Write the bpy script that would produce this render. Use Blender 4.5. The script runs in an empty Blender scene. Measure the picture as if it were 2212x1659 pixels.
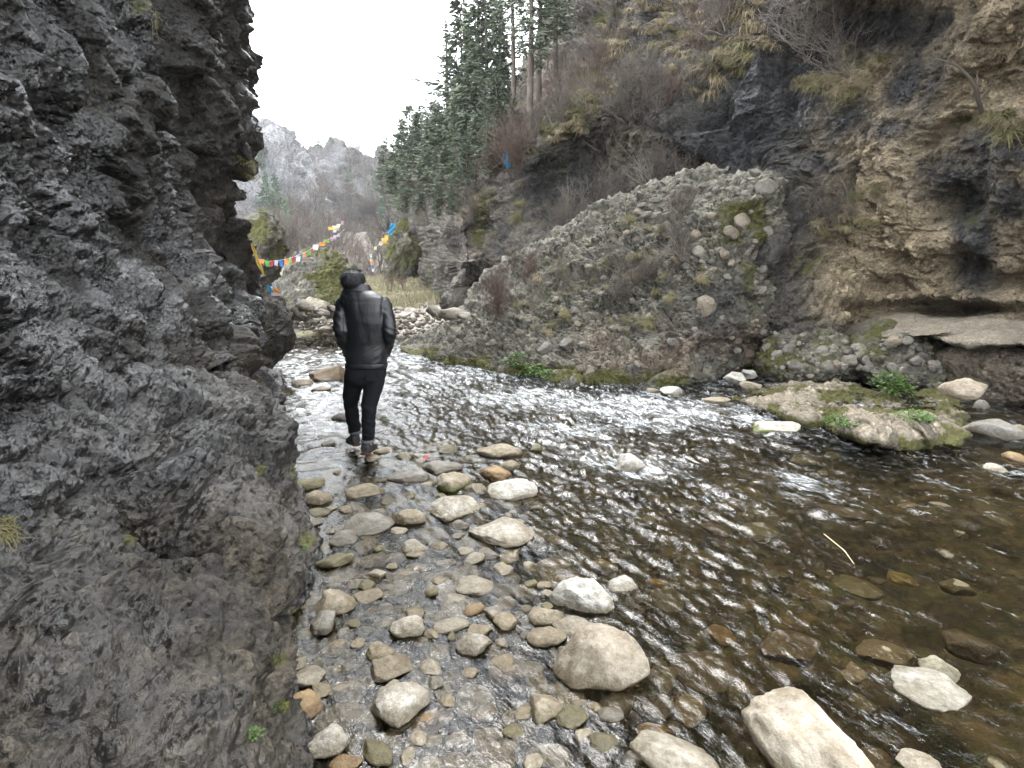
import bpy, bmesh, math, random, time
import numpy as np
from mathutils import Vector, Matrix
T0 = time.time()
SC = bpy.context.scene
COL = SC.collection
rng = np.random.default_rng(7)
random.seed(7)

# ------------------------------------------------------------------ camera
FPX = 558.7
CAM_H = 1.6
PITCH = math.radians(10.3)
cam_d = bpy.data.cameras.new('camera')
cam = bpy.data.objects.new('camera', cam_d)
COL.objects.link(cam)
cam.location = (0, 0, CAM_H)
cam.rotation_euler = (math.pi/2 - PITCH, 0, 0)
cam_d.sensor_width = 36
cam_d.lens = 36*FPX/1024
cam_d.clip_start = 0.05
cam_d.clip_end = 2000
SC.camera = cam

# ------------------------------------------------------------------ world, sun, exposure
SUN_EL, SUN_AZ = math.radians(58), math.radians(-20)
world = bpy.data.worlds.new('World')
SC.world = world
world.use_nodes = True
wn = world.node_tree
wn.nodes.clear()
w_out = wn.nodes.new('ShaderNodeOutputWorld')
w_bg = wn.nodes.new('ShaderNodeBackground')
w_sky = wn.nodes.new('ShaderNodeTexSky')
w_sky.sky_type = 'NISHITA'
w_sky.sun_disc = False
w_sky.sun_elevation = SUN_EL
w_sky.sun_rotation = SUN_AZ
w_mix = wn.nodes.new('ShaderNodeMix')
w_mix.data_type = 'RGBA'
w_mix.inputs[0].default_value = 0.9            # an even layer of cloud over the blue
w_mix.inputs[7].default_value = (9.3, 9.7, 10.0, 1)
wn.links.new(w_sky.outputs[0], w_mix.inputs[6])
wn.links.new(w_mix.outputs[2], w_bg.inputs[0])
w_bg.inputs[1].default_value = 0.1
wn.links.new(w_bg.outputs[0], w_out.inputs[0])
sun_d = bpy.data.lights.new('sun', 'SUN')
sun_d.energy = 0.7
sun_d.angle = math.radians(25)
sun_d.color = (1, 0.97, 0.93)
sun = bpy.data.objects.new('sun', sun_d)
COL.objects.link(sun)
sun.rotation_euler = (math.pi/2 - SUN_EL, 0, math.pi - SUN_AZ)
sun.location = (0, 0, 30)
vs = SC.view_settings
vs.view_transform = 'Standard'
vs.look = 'None'
vs.exposure = 2.9
vs.gamma = 1
vs.use_curve_mapping = False
cy = SC.cycles
cy.max_bounces = 6
cy.diffuse_bounces = 3
cy.glossy_bounces = 3
cy.transparent_max_bounces = 10
cy.use_denoising = True
cy.use_adaptive_sampling = True
cy.adaptive_threshold = 0.02
cy.sample_clamp_indirect = 6

# ------------------------------------------------------------------ pixel rays of the photograph (1024 x 768) to places
CP, SP = math.cos(PITCH), math.sin(PITCH)
def ray(px, py):
    a = (np.asarray(px, float) - 512)/FPX
    b = (384 - np.asarray(py, float))/FPX
    return np.stack([a + 0*b, CP + b*SP + 0*a, -SP + b*CP + 0*a], -1)
def at_y(px, py, y):
    r = ray(px, py)
    t = np.asarray(y, float)/r[..., 1]
    p = r*t[..., None]
    p[..., 2] += CAM_H
    return p
def at_z(px, py, z=0.0):
    r = ray(px, py)
    t = (z - CAM_H)/r[..., 2]
    p = r*np.asarray(t)[..., None]
    p[..., 2] += CAM_H
    return p
def to_px(P):
    x, y, z = P[..., 0], P[..., 1], P[..., 2] - CAM_H
    d = y*CP - z*SP
    u = y*SP + z*CP
    d = np.where(np.abs(d) < 1e-4, 1e-4, d)
    return 512 + FPX*x/d, 384 - FPX*u/d, d
DS = 1024/2212.0          # a view of the photograph 2212 wide was used for reading places off

# ------------------------------------------------------------------ noise
def _hash(ix, iy, iz, s):
    with np.errstate(over='ignore'):
        h = ix.astype(np.uint32)*np.uint32(374761393) + iy.astype(np.uint32)*np.uint32(668265263) \
            + iz.astype(np.uint32)*np.uint32(2246822519) + np.uint32((s*3266489917) & 0xffffffff)
        h ^= h >> np.uint32(15); h *= np.uint32(2246822519)
        h ^= h >> np.uint32(13); h *= np.uint32(3266489917)
        h ^= h >> np.uint32(16)
    return h
def _h01(ix, iy, iz, s):
    return (_hash(ix, iy, iz, s) >> np.uint32(8)).astype(np.float32)*np.float32(1/16777216.0)
def vnoise(P, s=0):
    P = np.asarray(P, np.float32)
    i = np.floor(P)
    f = P - i
    i = i.astype(np.int64)
    u = f*f*f*(f*(f*6 - 15) + 10)
    x0, y0, z0 = i[..., 0], i[..., 1], i[..., 2]
    def c(a, b, d): return _h01(x0 + a, y0 + b, z0 + d, s)
    ux, uy, uz = u[..., 0], u[..., 1], u[..., 2]
    a = c(0,0,0)*(1-ux) + c(1,0,0)*ux
    b = c(0,1,0)*(1-ux) + c(1,1,0)*ux
    d = c(0,0,1)*(1-ux) + c(1,0,1)*ux
    e = c(0,1,1)*(1-ux) + c(1,1,1)*ux
    return ((a*(1-uy) + b*uy)*(1-uz) + (d*(1-uy) + e*uy)*uz)*2 - 1
_R = np.array([[0.00, 0.80, 0.60], [-0.80, 0.36, -0.48], [-0.60, -0.48, 0.64]], np.float32)
def fbm(P, octv=5, s=0, gain=0.5, ridged=False):
    P = np.asarray(P, np.float32)
    out = np.zeros(P.shape[:-1], np.float32)
    a, tot = 1.0, 0.0
    for k in range(octv):
        n = vnoise(P, s + k*17)
        if ridged: n = 1 - 2*np.abs(n)
        out += a*n
        tot += a
        a *= gain
        P = (P @ _R)*2.03 + 11.3
    return out/tot
def worley(P, s=0, jit=0.95):
    P = np.asarray(P, np.float32)
    i = np.floor(P)
    f = P - i
    i = i.astype(np.int64)
    F1 = np.full(P.shape[:-1], 9.0, np.float32)
    F2 = F1.copy()
    ID = np.zeros(P.shape[:-1], np.float32)
    for a in (-1, 0, 1):
        for b in (-1, 0, 1):
            for c in (-1, 0, 1):
                x, y, z = i[..., 0] + a, i[..., 1] + b, i[..., 2] + c
                h = _hash(x, y, z, s)
                r1 = (h & np.uint32(1023)).astype(np.float32)/1023
                r2 = ((h >> np.uint32(10)) & np.uint32(1023)).astype(np.float32)/1023
                r3 = ((h >> np.uint32(20)) & np.uint32(1023)).astype(np.float32)/1023
                dx = a + 0.5 + (r1 - 0.5)*jit - f[..., 0]
                dy = b + 0.5 + (r2 - 0.5)*jit - f[..., 1]
                dz = c + 0.5 + (r3 - 0.5)*jit - f[..., 2]
                d = dx*dx + dy*dy + dz*dz
                m = d < F1
                F2 = np.where(m, F1, np.minimum(F2, d))
                ID = np.where(m, (r1*7.31 + r2*3.77 + r3*5.13) % 1.0, ID)
                F1 = np.where(m, d, F1)
    return np.sqrt(F1), np.sqrt(F2), ID
def pebbles(P, s=0, rmin=0.28, rmax=0.62, keep=0.85):
    """round stones set in the surface: height (in cells), a random number per stone, how much of it shows"""
    F1, F2, ID = worley(P, s)
    R = rmin + (rmax - rmin)*((ID*13.7) % 1.0)
    k = (ID*5.9) % 1.0 < keep
    h = np.sqrt(np.maximum(0, 1 - (F1/R)**2))*R*k
    return h, ID, (h > 0.04).astype(np.float32)
def sstep(a, b, x):
    t = np.clip((x - a)/(b - a), 0, 1)
    return t*t*(3 - 2*t)

class TPS:
    """a smooth sheet through scattered values"""
    def __init__(self, xy, v, smooth=1e-3):
        self.xy = np.asarray(xy, float)
        n = len(self.xy)
        K = self._k(self.xy[:, None, :] - self.xy[None, :, :]) + smooth*np.eye(n)
        Pm = np.c_[np.ones(n), self.xy]
        A = np.zeros((n + 3, n + 3))
        A[:n, :n] = K; A[:n, n:] = Pm; A[n:, :n] = Pm.T
        self.w = np.linalg.solve(A, np.r_[np.asarray(v, float), 0, 0, 0])
    def _k(self, d):
        r2 = (d**2).sum(-1)
        return 0.5*r2*np.log(r2 + 1e-12)
    def __call__(self, q):
        q = np.asarray(q, float)
        sh = q.shape[:-1]
        q = q.reshape(-1, 2)
        out = np.empty(len(q))
        for a in range(0, len(q), 60000):
            c = q[a:a + 60000]
            out[a:a + 60000] = self._k(c[:, None, :] - self.xy[None]) @ self.w[:-3] + self.w[-3] + c @ self.w[-2:]
        return out.reshape(sh)

# ------------------------------------------------------------------ meshes and objects
def mesh_np(name, V, F, mats=(), smooth=True):
    """V (n,3), F (m,3) or (m,4)"""
    me = bpy.data.meshes.new(name)
    V = np.ascontiguousarray(V, np.float32).reshape(-1, 3)
    F = np.ascontiguousarray(F, np.int32)
    m, k = F.shape
    me.vertices.add(len(V)); me.vertices.foreach_set('co', V.ravel())
    me.loops.add(m*k); me.loops.foreach_set('vertex_index', F.ravel())
    me.polygons.add(m)
    me.polygons.foreach_set('loop_start', np.arange(0, m*k, k, dtype=np.int32))
    me.polygons.foreach_set('use_smooth', np.full(m, smooth, bool))
    for q in (mats if isinstance(mats, (list, tuple)) else [mats]): me.materials.append(q)
    me.update(calc_edges=True)
    return me
def set_mask(me, R=0, G=0, B=0, A=0, name='mask'):
    n = len(me.vertices)
    c = np.empty((n, 4), np.float32)
    for k, q in enumerate((R, G, B, A)): c[:, k] = np.clip(np.asarray(q, np.float32).ravel() if np.ndim(q) else q, 0, 1)
    at = me.attributes.new(name, 'FLOAT_COLOR', 'POINT')
    at.data.foreach_set('color', c.ravel())
def grid_faces(nu, nv, wrap=False):
    i = np.arange(nu - (0 if wrap else 1))[:, None]
    j = np.arange(nv - 1)[None, :]
    i2 = (i + 1) % nu
    return np.stack([i*nv + j, i2*nv + j, i2*nv + j + 1, i*nv + j + 1], -1).reshape(-1, 4)
def grid_normals(P, wrap=False):
    if wrap: du = np.roll(P, -1, 0) - np.roll(P, 1, 0)
    else: du = np.gradient(P, axis=0)
    dv = np.gradient(P, axis=1)
    n = np.cross(du, dv)
    return n/(np.linalg.norm(n, axis=-1, keepdims=True) + 1e-12)
def link(name, data, parent=None, loc=None, label=None, cat=None, group=None, kind=None):
    o = bpy.data.objects.new(name, data)
    COL.objects.link(o)
    if parent is not None: o.parent = parent
    if loc is not None: o.location = loc
    if label: o['label'] = label
    if cat: o['category'] = cat
    if group: o['group'] = group
    if kind: o['kind'] = kind
    return o
def dup(o, loc=None, rot=None, scale=None, label=None, group=None):
    c = o.copy(); COL.objects.link(c)
    if loc is not None: c.location = loc
    if rot is not None: c.rotation_euler = rot
    if scale is not None: c.scale = scale if hasattr(scale, '__len__') else (scale,)*3
    if label: c['label'] = label
    if group: c['group'] = group
    for ch in list(o.children):
        d = ch.copy(); COL.objects.link(d); d.parent = c
        for g in list(ch.children):
            e = g.copy(); COL.objects.link(e); e.parent = d
    return c
class MB:
    """collects tubes, blades and flakes into one mesh"""
    def __init__(self): self.V = []; self.F = []; self.n = 0
    def add(self, V, F):
        V = np.asarray(V, np.float32).reshape(-1, 3); F = np.asarray(F, np.int32)
        self.V.append(V); self.F.append(F + self.n); self.n += len(V)
    def tube(self, pts, rad, k=4, cap=False):
        pts = np.asarray(pts, float); n = len(pts)
        rad = np.broadcast_to(np.asarray(rad, float), (n,))
        t = np.gradient(pts, axis=0); t /= np.linalg.norm(t, axis=1, keepdims=True) + 1e-9
        a = np.where(np.abs(t[:, 2:3]) > 0.9, [[1.0, 0, 0]], [[0, 0, 1.0]])
        u = np.cross(t, a); u /= np.linalg.norm(u, axis=1, keepdims=True) + 1e-9
        w = np.cross(t, u)
        ph = np.arange(k)/k*2*math.pi
        ring = pts[:, None, :] + rad[:, None, None]*(np.cos(ph)[None, :, None]*u[:, None, :] + np.sin(ph)[None, :, None]*w[:, None, :])
        V = ring.reshape(-1, 3)
        i = np.arange(n - 1)[:, None]; j = np.arange(k)[None, :]; j2 = (j + 1) % k
        F = np.stack([i*k + j, i*k + j2, (i + 1)*k + j2, (i + 1)*k + j], -1).reshape(-1, 4)
        self.add(V, F)
        if cap:
            for e, q in ((0, pts[0]), (n - 1, pts[-1])):
                b = self.n
                self.add(np.vstack([ring[e], q[None]]), [[a_, (a_ + 1) % k, k, k] for a_ in range(k)])
    def mesh(self, name, mat, smooth=True):
        return mesh_np(name, np.vstack(self.V), np.vstack(self.F), mat, smooth)

# ------------------------------------------------------------------ materials
KA = 0.73          # stone, soil and plant albedo lowered evenly, so the water reflects brighter by comparison
def sc3(c, k=None): return tuple(x*(KA if k is None else k) for x in c[:3])
class NT:
    def __init__(self, name):
        self.m = bpy.data.materials.new(name)
        self.m.use_nodes = True
        self.t = self.m.node_tree
        self.t.nodes.clear()
        self.out = self.t.nodes.new('ShaderNodeOutputMaterial')
        self._obj = None
    def n(self, ty, **kw):
        q = self.t.nodes.new(ty)
        for k, v in kw.items(): setattr(q, k, v)
        return q
    def l(self, a, b): self.t.links.new(a, b)
    def put(self, sock, v):
        if hasattr(v, 'is_output'): self.l(v, sock)
        elif v is not None:
            if sock.type == 'RGBA' and not hasattr(v, '__len__'): v = (v, v, v, 1)
            if sock.type == 'RGBA' and len(v) == 3: v = (*v, 1)
            sock.default_value = v
    def coord(self, kind='Object'):
        return self.n('ShaderNodeTexCoord').outputs[kind]
    def geo(self, k='Position'):
        return self.n('ShaderNodeNewGeometry').outputs[k]
    def mapping(self, v, scale=(1, 1, 1), rot=(0, 0, 0)):
        q = self.n('ShaderNodeMapping'); self.l(v, q.inputs[0])
        q.inputs['Scale'].default_value = scale; q.inputs['Rotation'].default_value = rot
        return q.outputs[0]
    def noise(self, v, scale, detail=4, rough=0.55, dist=0.0, col=False):
        q = self.n('ShaderNodeTexNoise'); self.l(v, q.inputs['Vector'])
        q.inputs['Scale'].default_value = scale; q.inputs['Detail'].default_value = detail
        q.inputs['Roughness'].default_value = rough; q.inputs['Distortion'].default_value = dist
        return q.outputs['Color' if col else 'Fac']
    def voro(self, v, scale, feature='F1', out='Distance', rnd=1.0):
        q = self.n('ShaderNodeTexVoronoi', feature=feature); self.l(v, q.inputs['Vector'])
        q.inputs['Scale'].default_value = scale; q.inputs['Randomness'].default_value = rnd
        return q.outputs[out]
    def ramp(self, v, stops):
        q = self.n('ShaderNodeValToRGB'); self.l(v, q.inputs[0])
        e = q.color_ramp.elements
        while len(e) > 1: e.remove(e[-1])
        e[0].position = stops[0][0]; c = stops[0][1]; e[0].color = (c, c, c, 1) if not hasattr(c, '__len__') else (*c[:3], 1)
        for p, c in stops[1:]:
            k = e.new(p); k.color = (c, c, c, 1) if not hasattr(c, '__len__') else (*c[:3], 1)
        return q.outputs[0]
    def mix(self, f, a, b, mode='MIX'):
        q = self.n('ShaderNodeMix', data_type='RGBA', blend_type=mode)
        self.put(q.inputs[0], f); self.put(q.inputs[6], a); self.put(q.inputs[7], b)
        return q.outputs[2]
    def math(self, op, a, b=None, c=None, clamp=False):
        q = self.n('ShaderNodeMath', operation=op, use_clamp=clamp)
        self.put(q.inputs[0], a)
        if b is not None: self.put(q.inputs[1], b)
        if c is not None: self.put(q.inputs[2], c)
        return q.outputs[0]
    def attr(self, name='mask'):
        q = self.n('ShaderNodeAttribute'); q.attribute_name = name
        s = self.n('ShaderNodeSeparateColor'); self.l(q.outputs['Color'], s.inputs[0])
        return s.outputs[0], s.outputs[1], s.outputs[2], q.outputs['Alpha']
    def bump(self, h, strength=0.5, dist=0.02, prev=None):
        q = self.n('ShaderNodeBump')
        q.inputs['Strength'].default_value = strength; q.inputs['Distance'].default_value = dist
        self.l(h, q.inputs['Height'])
        if prev is not None: self.l(prev, q.inputs['Normal'])
        return q.outputs[0]
    def bsdf(self, base, rough=0.8, normal=None, spec=0.5, **kw):
        q = self.n('ShaderNodeBsdfPrincipled')
        self.put(q.inputs['Base Color'], base); self.put(q.inputs['Roughness'], rough)
        self.put(q.inputs['Specular IOR Level'], spec)
        if normal is not None: self.l(normal, q.inputs['Normal'])
        for k, v in kw.items(): self.put(q.inputs[k], v)
        self.l(q.outputs[0], self.out.inputs[0])
        return q
    def done(self, sh): self.l(sh, self.out.inputs[0]); return self.m

def rock_mat(name, c1, c2, alt, stain=(0.02, 0.022, 0.028), rough=(0.75, 0.45), mossc=((0.042, 0.042, 0.012), (0.088, 0.086, 0.020)),
             scale=1.0, pebv=0.5, bump=0.6, bdist=0.02, spec=0.4, speck=0.35, chips=()):
    """stone with a mask attribute: R moss, G dark tone (wet stain, some painted shade), B the other stone colour, A a random value per embedded stone"""
    c1, c2, alt, stain = sc3(c1), sc3(c2), sc3(alt), sc3(stain); mossc = (sc3(mossc[0]), sc3(mossc[1]))
    k = NT(name)
    v = k.geo()
    moss, st, al, peb = k.attr()
    n1 = k.noise(v, 1.3*scale, 6, 0.6)
    n2 = k.noise(v, 9*scale, 5, 0.65)
    n3 = k.noise(v, 45*scale, 3, 0.7)
    base = k.mix(k.ramp(n1, [(0.35, 0), (0.65, 1)]), c1, c2)
    al2 = k.math('MULTIPLY', al, k.ramp(n2, [(0.2, 0.55), (0.55, 1)]))
    base = k.mix(al2, base, k.mix(k.ramp(n2, [(0.35, 0), (0.65, 1)]), alt, tuple(x*0.62 for x in alt)))
    # each embedded stone has its own tone
    pv = k.ramp(peb, [(0.0, 1 - pebv), (0.5, 1.0), (1.0, 1 + pebv)])
    base = k.mix(1.0, base, pv, 'MULTIPLY')
    g = k.ramp(n3, [(0.3, 1 - speck), (0.5, 1.0), (0.72, 1 + speck)])
    base = k.mix(1.0, base, g, 'MULTIPLY')
    g2 = k.ramp(n2, [(0.3, 0.72), (0.7, 1.2)])
    base = k.mix(1.0, base, g2, 'MULTIPLY')
    st2 = k.math('MULTIPLY', st, k.ramp(n2, [(0.25, 0.3), (0.6, 1)]), clamp=True)
    base = k.mix(st2, base, stain)
    ms = k.ramp(k.math('ADD', k.math('MULTIPLY', moss, 1.25), k.math('ADD', k.math('MULTIPLY', k.math('SUBTRACT', n2, 0.5), 1.3), k.math('MULTIPLY', k.math('SUBTRACT', n3, 0.5), 0.9))), [(0.42, 0), (0.72, 0.92)])
    mcol = k.mix(k.ramp(n3, [(0.3, 0), (0.7, 1)]), mossc[0], mossc[1])
    base = k.mix(ms, base, mcol)
    rg = k.mix(st2, (rough[0],)*3, (rough[1],)*3)
    rg = k.mix(ms, rg, (0.95,)*3)
    n5 = k.noise(v, 170*scale, 2, 0.7)
    base = k.mix(1.0, base, k.ramp(n5, [(0.3, 0.70), (0.5, 1.0), (0.7, 1.38)]), 'MULTIPLY')
    h = k.math('ADD', k.math('MULTIPLY', n2, 1.0), k.math('MULTIPLY', n3, 0.45))
    h = k.math('ADD', h, k.math('MULTIPLY', n5, 0.14))
    v1 = k.voro(v, 28*scale)
    h = k.math('ADD', h, k.math('MULTIPLY', v1, 0.5))
    nrm = None
    if chips:
        # flakes of broken rock, each turned its own way and of its own tone
        acc = k.geo('Normal')
        dv = k.n('ShaderNodeVectorMath', operation='ADD')
        dn = k.n('ShaderNodeVectorMath', operation='SCALE'); k.l(k.noise(v, chips[0][0]*0.5, 2, 0.5, col=True), dn.inputs[0]); dn.inputs['Scale'].default_value = 0.16/chips[0][0]
        k.l(v, dv.inputs[0]); k.l(dn.outputs[0], dv.inputs[1])
        for sc_, am in chips:
            vo = k.n('ShaderNodeTexVoronoi', feature='F1'); vo.inputs['Scale'].default_value = sc_
            k.l(k.mapping(dv.outputs[0], (1, 0.75, 1.35), (0.5, 0.3, 0)), vo.inputs['Vector'])
            sb = k.n('ShaderNodeVectorMath', operation='SUBTRACT'); k.l(vo.outputs['Color'], sb.inputs[0]); sb.inputs[1].default_value = (0.5, 0.5, 0.5)
            s2 = k.n('ShaderNodeVectorMath', operation='SCALE'); k.l(sb.outputs[0], s2.inputs[0]); s2.inputs['Scale'].default_value = am*1.5
            ad = k.n('ShaderNodeVectorMath', operation='ADD'); k.l(acc, ad.inputs[0]); k.l(s2.outputs[0], ad.inputs[1])
            acc = ad.outputs[0]
            sx = k.n('ShaderNodeSeparateColor'); k.l(vo.outputs['Color'], sx.inputs[0])
            base = k.mix(1.0, base, k.ramp(sx.outputs[0], [(0.1, 1 - 0.3*am), (0.5, 1.0), (0.9, 1 + 0.4*am)]), 'MULTIPLY')
        no = k.n('ShaderNodeVectorMath', operation='NORMALIZE'); k.l(acc, no.inputs[0])
        nrm = no.outputs[0]
    nb = k.bump(h, bump, bdist, nrm)
    k.bsdf(base, rg, nb, k.mix(st2, (0.22,)*3, (spec,)*3))
    return k.m
# ================================================================== the land
def px_tps(pts, sm=1e-3):
    """a depth sheet through (px, py, y) readings of the photograph"""
    a = np.array(pts, float)
    return TPS(a[:, :2]/100.0, a[:, 2], sm)
def disp_px(poly): return [(x*DS, y*DS) for x, y in poly]

# ---- materials of the rock
M_dark = rock_mat('wet_dark_rock', (0.022, 0.0195, 0.0175), (0.048, 0.041, 0.033), (0.080, 0.065, 0.046), stain=(0.0100, 0.0102, 0.0122),
                  rough=(0.72, 0.17), scale=1.3, pebv=0.6, bump=1.0, bdist=0.02, spec=1.0, speck=0.5, chips=((17, 0.38), (52, 0.62)))
M_cliff = rock_mat('tan_grey_cliff_rock', (0.060, 0.055, 0.050), (0.115, 0.103, 0.088), (0.45, 0.355, 0.232), stain=(0.009, 0.0105, 0.015),
                   rough=(0.85, 0.5), scale=0.75, pebv=0.5, bump=1.0, bdist=0.07, speck=0.45, chips=((11, 0.6), (26, 0.5)))
M_cong = rock_mat('conglomerate', (0.105, 0.096, 0.076), (0.178, 0.165, 0.132), (0.21, 0.160, 0.118), stain=(0.028, 0.028, 0.029),
                  rough=(0.85, 0.6), scale=1.0, pebv=0.75, bump=0.9, bdist=0.03, chips=((22, 0.4), (45, 0.35)))
M_pale = rock_mat('pale_ledge_rock', (0.19, 0.162, 0.126), (0.27, 0.232, 0.180), (0.17, 0.132, 0.085), stain=(0.06, 0.055, 0.05),
                  rough=(0.8, 0.6), scale=0.8, pebv=0.55, bump=0.9, bdist=0.03, chips=((12, 0.3), (34, 0.3)))
M_mount = rock_mat('pale_limestone', (0.235, 0.232, 0.235), (0.40, 0.395, 0.40), (0.13, 0.108, 0.092), stain=(0.10, 0.10, 0.105),
                   rough=(0.9, 0.8), mossc=((0.085, 0.08, 0.03), (0.13, 0.115, 0.05)), scale=0.11, pebv=0.4, bump=1.0, bdist=1.0)

# ---- the cliff on the left: rows run from its near side to its silhouette, then turn away round the corner
WL = [(275, 387), (285, 418), (292, 463), (296, 498), (309, 553), (306, 584), (287, 622), (280, 668), (282, 712), (304, 750), (322, 770), (345, 830), (370, 900)]
SIL = [(250, -1100), (240, -420), (240, -120), (241, 0), (243, 52), (243, 92), (257, 120), (258, 128), (250, 138), (251, 160), (243, 172), (245, 195), (250, 226), (252, 250), (262, 268), (266, 290), (260, 320), (268, 352)]
LC = [(250, -1100, 6.0), (100, -1100, 2.6), (-150, -1100, 1.5), (-400, -1100, 1.0), (240, -420, 6.4), (242, -120, 6.9), (241, 0, 7.2), (243, 92, 7.5), (257, 122, 7.6), (250, 165, 8.1), (245, 195, 8.3), (252, 235, 8.6), (262, 268, 8.8), (266, 290, 8.9), (268, 352, 8.8),
      (0, -420, 1.9), (130, -420, 3.4), (0, -100, 2.3), (150, -100, 4.6), (0, 0, 2.45), (110, 0, 4.1), (190, 0, 5.6), (0, 130, 2.4), (120, 110, 4.0), (190, 90, 5.6), (215, 120, 6.6),
      (205, 190, 6.7), (190, 235, 5.9), (215, 260, 7.0), (150, 240, 4.4), (0, 282, 2.0), (110, 282, 3.3), (170, 282, 4.5), (220, 290, 6.6), (120, 260, 3.9), (60, 200, 3.1),
      (0, 400, 1.75), (100, 400, 2.5), (190, 400, 3.7), (245, 400, 5.6), (0, 520, 1.42), (100, 520, 1.85), (200, 520, 2.4), (268, 510, 3.2), (150, 570, 1.95), (150, 620, 1.78), (200, 600, 1.95), (265, 560, 2.45), (285, 580, 2.45),
      (0, 640, 1.2), (100, 650, 1.38), (200, 660, 1.56), (250, 640, 1.95), (255, 690, 1.72), (0, 768, 1.0), (120, 768, 1.1), (235, 750, 1.32), (280, 760, 1.45), (0, 900, 0.85), (200, 900, 0.98),
      (-250, 0, 1.5), (-250, 282, 1.15), (-250, 520, 0.85), (-250, 768, 0.7), (-500, 0, 1.0), (-500, 400, 0.7), (-500, 768, 0.5)]
for px, py in WL: LC.append((px, py, float(at_z(px, py, 0.0)[1])))
def left_cliff():
    tp = px_tps(LC, 2e-3)
    edge = np.array(SIL + WL, float)
    edge[:, 0] -= 12*sstep(70, 110, edge[:, 1])*sstep(330, 285, edge[:, 1])      # the relief laid on below stands out by about this much
    nr, nu, ne = 580, 470, 46
    py = np.r_[np.linspace(-1100, -60, 90)[:-1], np.linspace(-60, 880, nr - 89)]
    ex = np.interp(py, edge[:, 1], edge[:, 0])
    u = np.linspace(0, 1, nu)**0.8
    PX = -330 + (ex[:, None] + 330)*u[None, :]
    PY = np.repeat(py[:, None], nu, 1)
    Y = np.maximum(tp(np.stack([PX, PY], -1)/100), 0.35)
    P = at_y(PX, PY, Y)
    # the foot stands steeply out of the water
    P[..., 2] += 0.20*sstep(380, 420, py)[:, None]*sstep(0.0, 0.10, 1 - u)[None, :]*np.clip(P[..., 1]/2.2, 0.5, 1)
    # the far side: away from the stream above the water, down under it below
    k = sstep(350, 392, py)[:, None, None]
    E = P[:, -1:, :]
    s = (np.linspace(0, 1, ne)[1:]**1.5)[None, :, None]
    away = np.array([-2.6, 3.4, 0.0])*s + np.array([0.0, 0.25, 0])*np.sqrt(s)
    down = np.array([0.35, 0.0, -0.55])*s
    P2 = E + away*(1 - k) + down*k
    # the near side: on past the camera
    s = (np.linspace(1, 0, 22)[:-1]**1.3)[None, :, None]
    P0 = P[:, :1, :] + np.array([-0.5, -5.0, 0.0])*s
    P = np.concatenate([P0, P, P2], 1)
    N = -grid_normals(P)
    if N[nr//2, 200, 0] < 0: N = -N
    Q = P.copy()
    dist = np.clip(np.linalg.norm(P - [0, 0, 1.6], axis=-1)/3.6, 0.40, 1.25)
    warp = np.stack([fbm(P*1.1, 3, 5), fbm(P*1.1, 3, 6), fbm(P*1.1, 3, 8)], -1)
    W = (P + 0.35*warp) @ np.array([[1, 0, 0], [0, 0.85, 0.35], [0, -0.5, 1.25]], float).T
    F1, F2, ID = worley(W*1.15, 3)
    h = 0.34*(ID - 0.5)*sstep(0.0, 0.14, F2 - F1) - 0.07*(1 - sstep(0.0, 0.09, F2 - F1))
    F1, F2, ID2 = worley(W*3.4 + 5, 9)
    h += 0.07*(ID2 - 0.5)*sstep(0.0, 0.18, F2 - F1) - 0.03*(1 - sstep(0, 0.1, F2 - F1))
    bd = (P[..., 2]*0.85 + P[..., 1]*0.42 + 0.30*fbm(P*0.9, 4, 25))*2.6
    bf = bd - np.floor(bd)
    h += 0.085*(sstep(0, 0.18, bf) - bf)*sstep(-0.35, 0.15, fbm(P*0.7, 2, 27))
    h += 0.30*fbm(P*0.55, 4, 21) + 0.14*fbm(P*2.2, 5, 31, 0.55)
    h *= dist
    h = (h + 0.03)*(0.30 + 0.70*sstep(0.0, 0.45, P[..., 2]))
    fine = 0.030*fbm(P*np.array([11, 11, 13]), 4, 41, 0.65) + 0.012*fbm(P*24, 3, 43, 0.6)
    h += fine*np.clip(dist*1.1, 0.45, 1)
    ph, pid, pm = pebbles(P*13, 51, keep=0.6)
    ph2, pid2, pm2 = pebbles(P*30, 53, keep=0.7)
    flat = sstep(-0.1, 0.35, fbm(P*0.8, 3, 61))
    h += (0.060*ph + 0.034*ph2)*np.clip(dist*1.4, 0.7, 1)*(0.4 + 0.6*flat)
    # hollows in the face
    for hx, hy, hr, hd in ((150, 243, 26, 0.45), (155, 300, 17, 0.16), (215, 155, 32, 0.25), (160, 575, 26, 0.14), (185, 640, 22, 0.05), (195, 300, 22, 0.2), (190, 180, 26, 0.22)):
        i = int(np.interp(hy, py, np.arange(nr)))
        j = np.argmin(np.abs(to_px(P[i])[0] - hx))
        c = P[i, j]
        r = hr/FPX*np.linalg.norm(c - [0, 0, 1.6])
        d2 = ((P - c)**2).sum(-1)/(r*r)
        h -= hd*np.exp(-d2*1.3)*np.clip(dist[i, j]*1.2, 0.3, 1)
    P = P + N*h[..., None]
    N2 = grid_normals(P)
    if N2[nr//2, 200, 0] < 0: N2 = -N2
    up = N2[..., 2]
    z = P[..., 2]
    qx, qy, qd = to_px(P)
    moss = 0.26*sstep(0.15, 0.6, up)*sstep(-0.05, 0.4, fbm(P*1.6, 4, 71))
    for mx, my, mr in ((307, 540, 13), (297, 468, 10), (278, 660, 9), (283, 706, 10), (296, 612, 10), (262, 470, 9), (5, 530, 18), (140, 6, 12), (240, 225, 4), (130, 540, 10), (255, 165, 6)):
        moss = np.maximum(moss, 0.75*np.exp(-((qx - mx)**2 + (qy - my)**2)/(mr*mr)))
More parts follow.
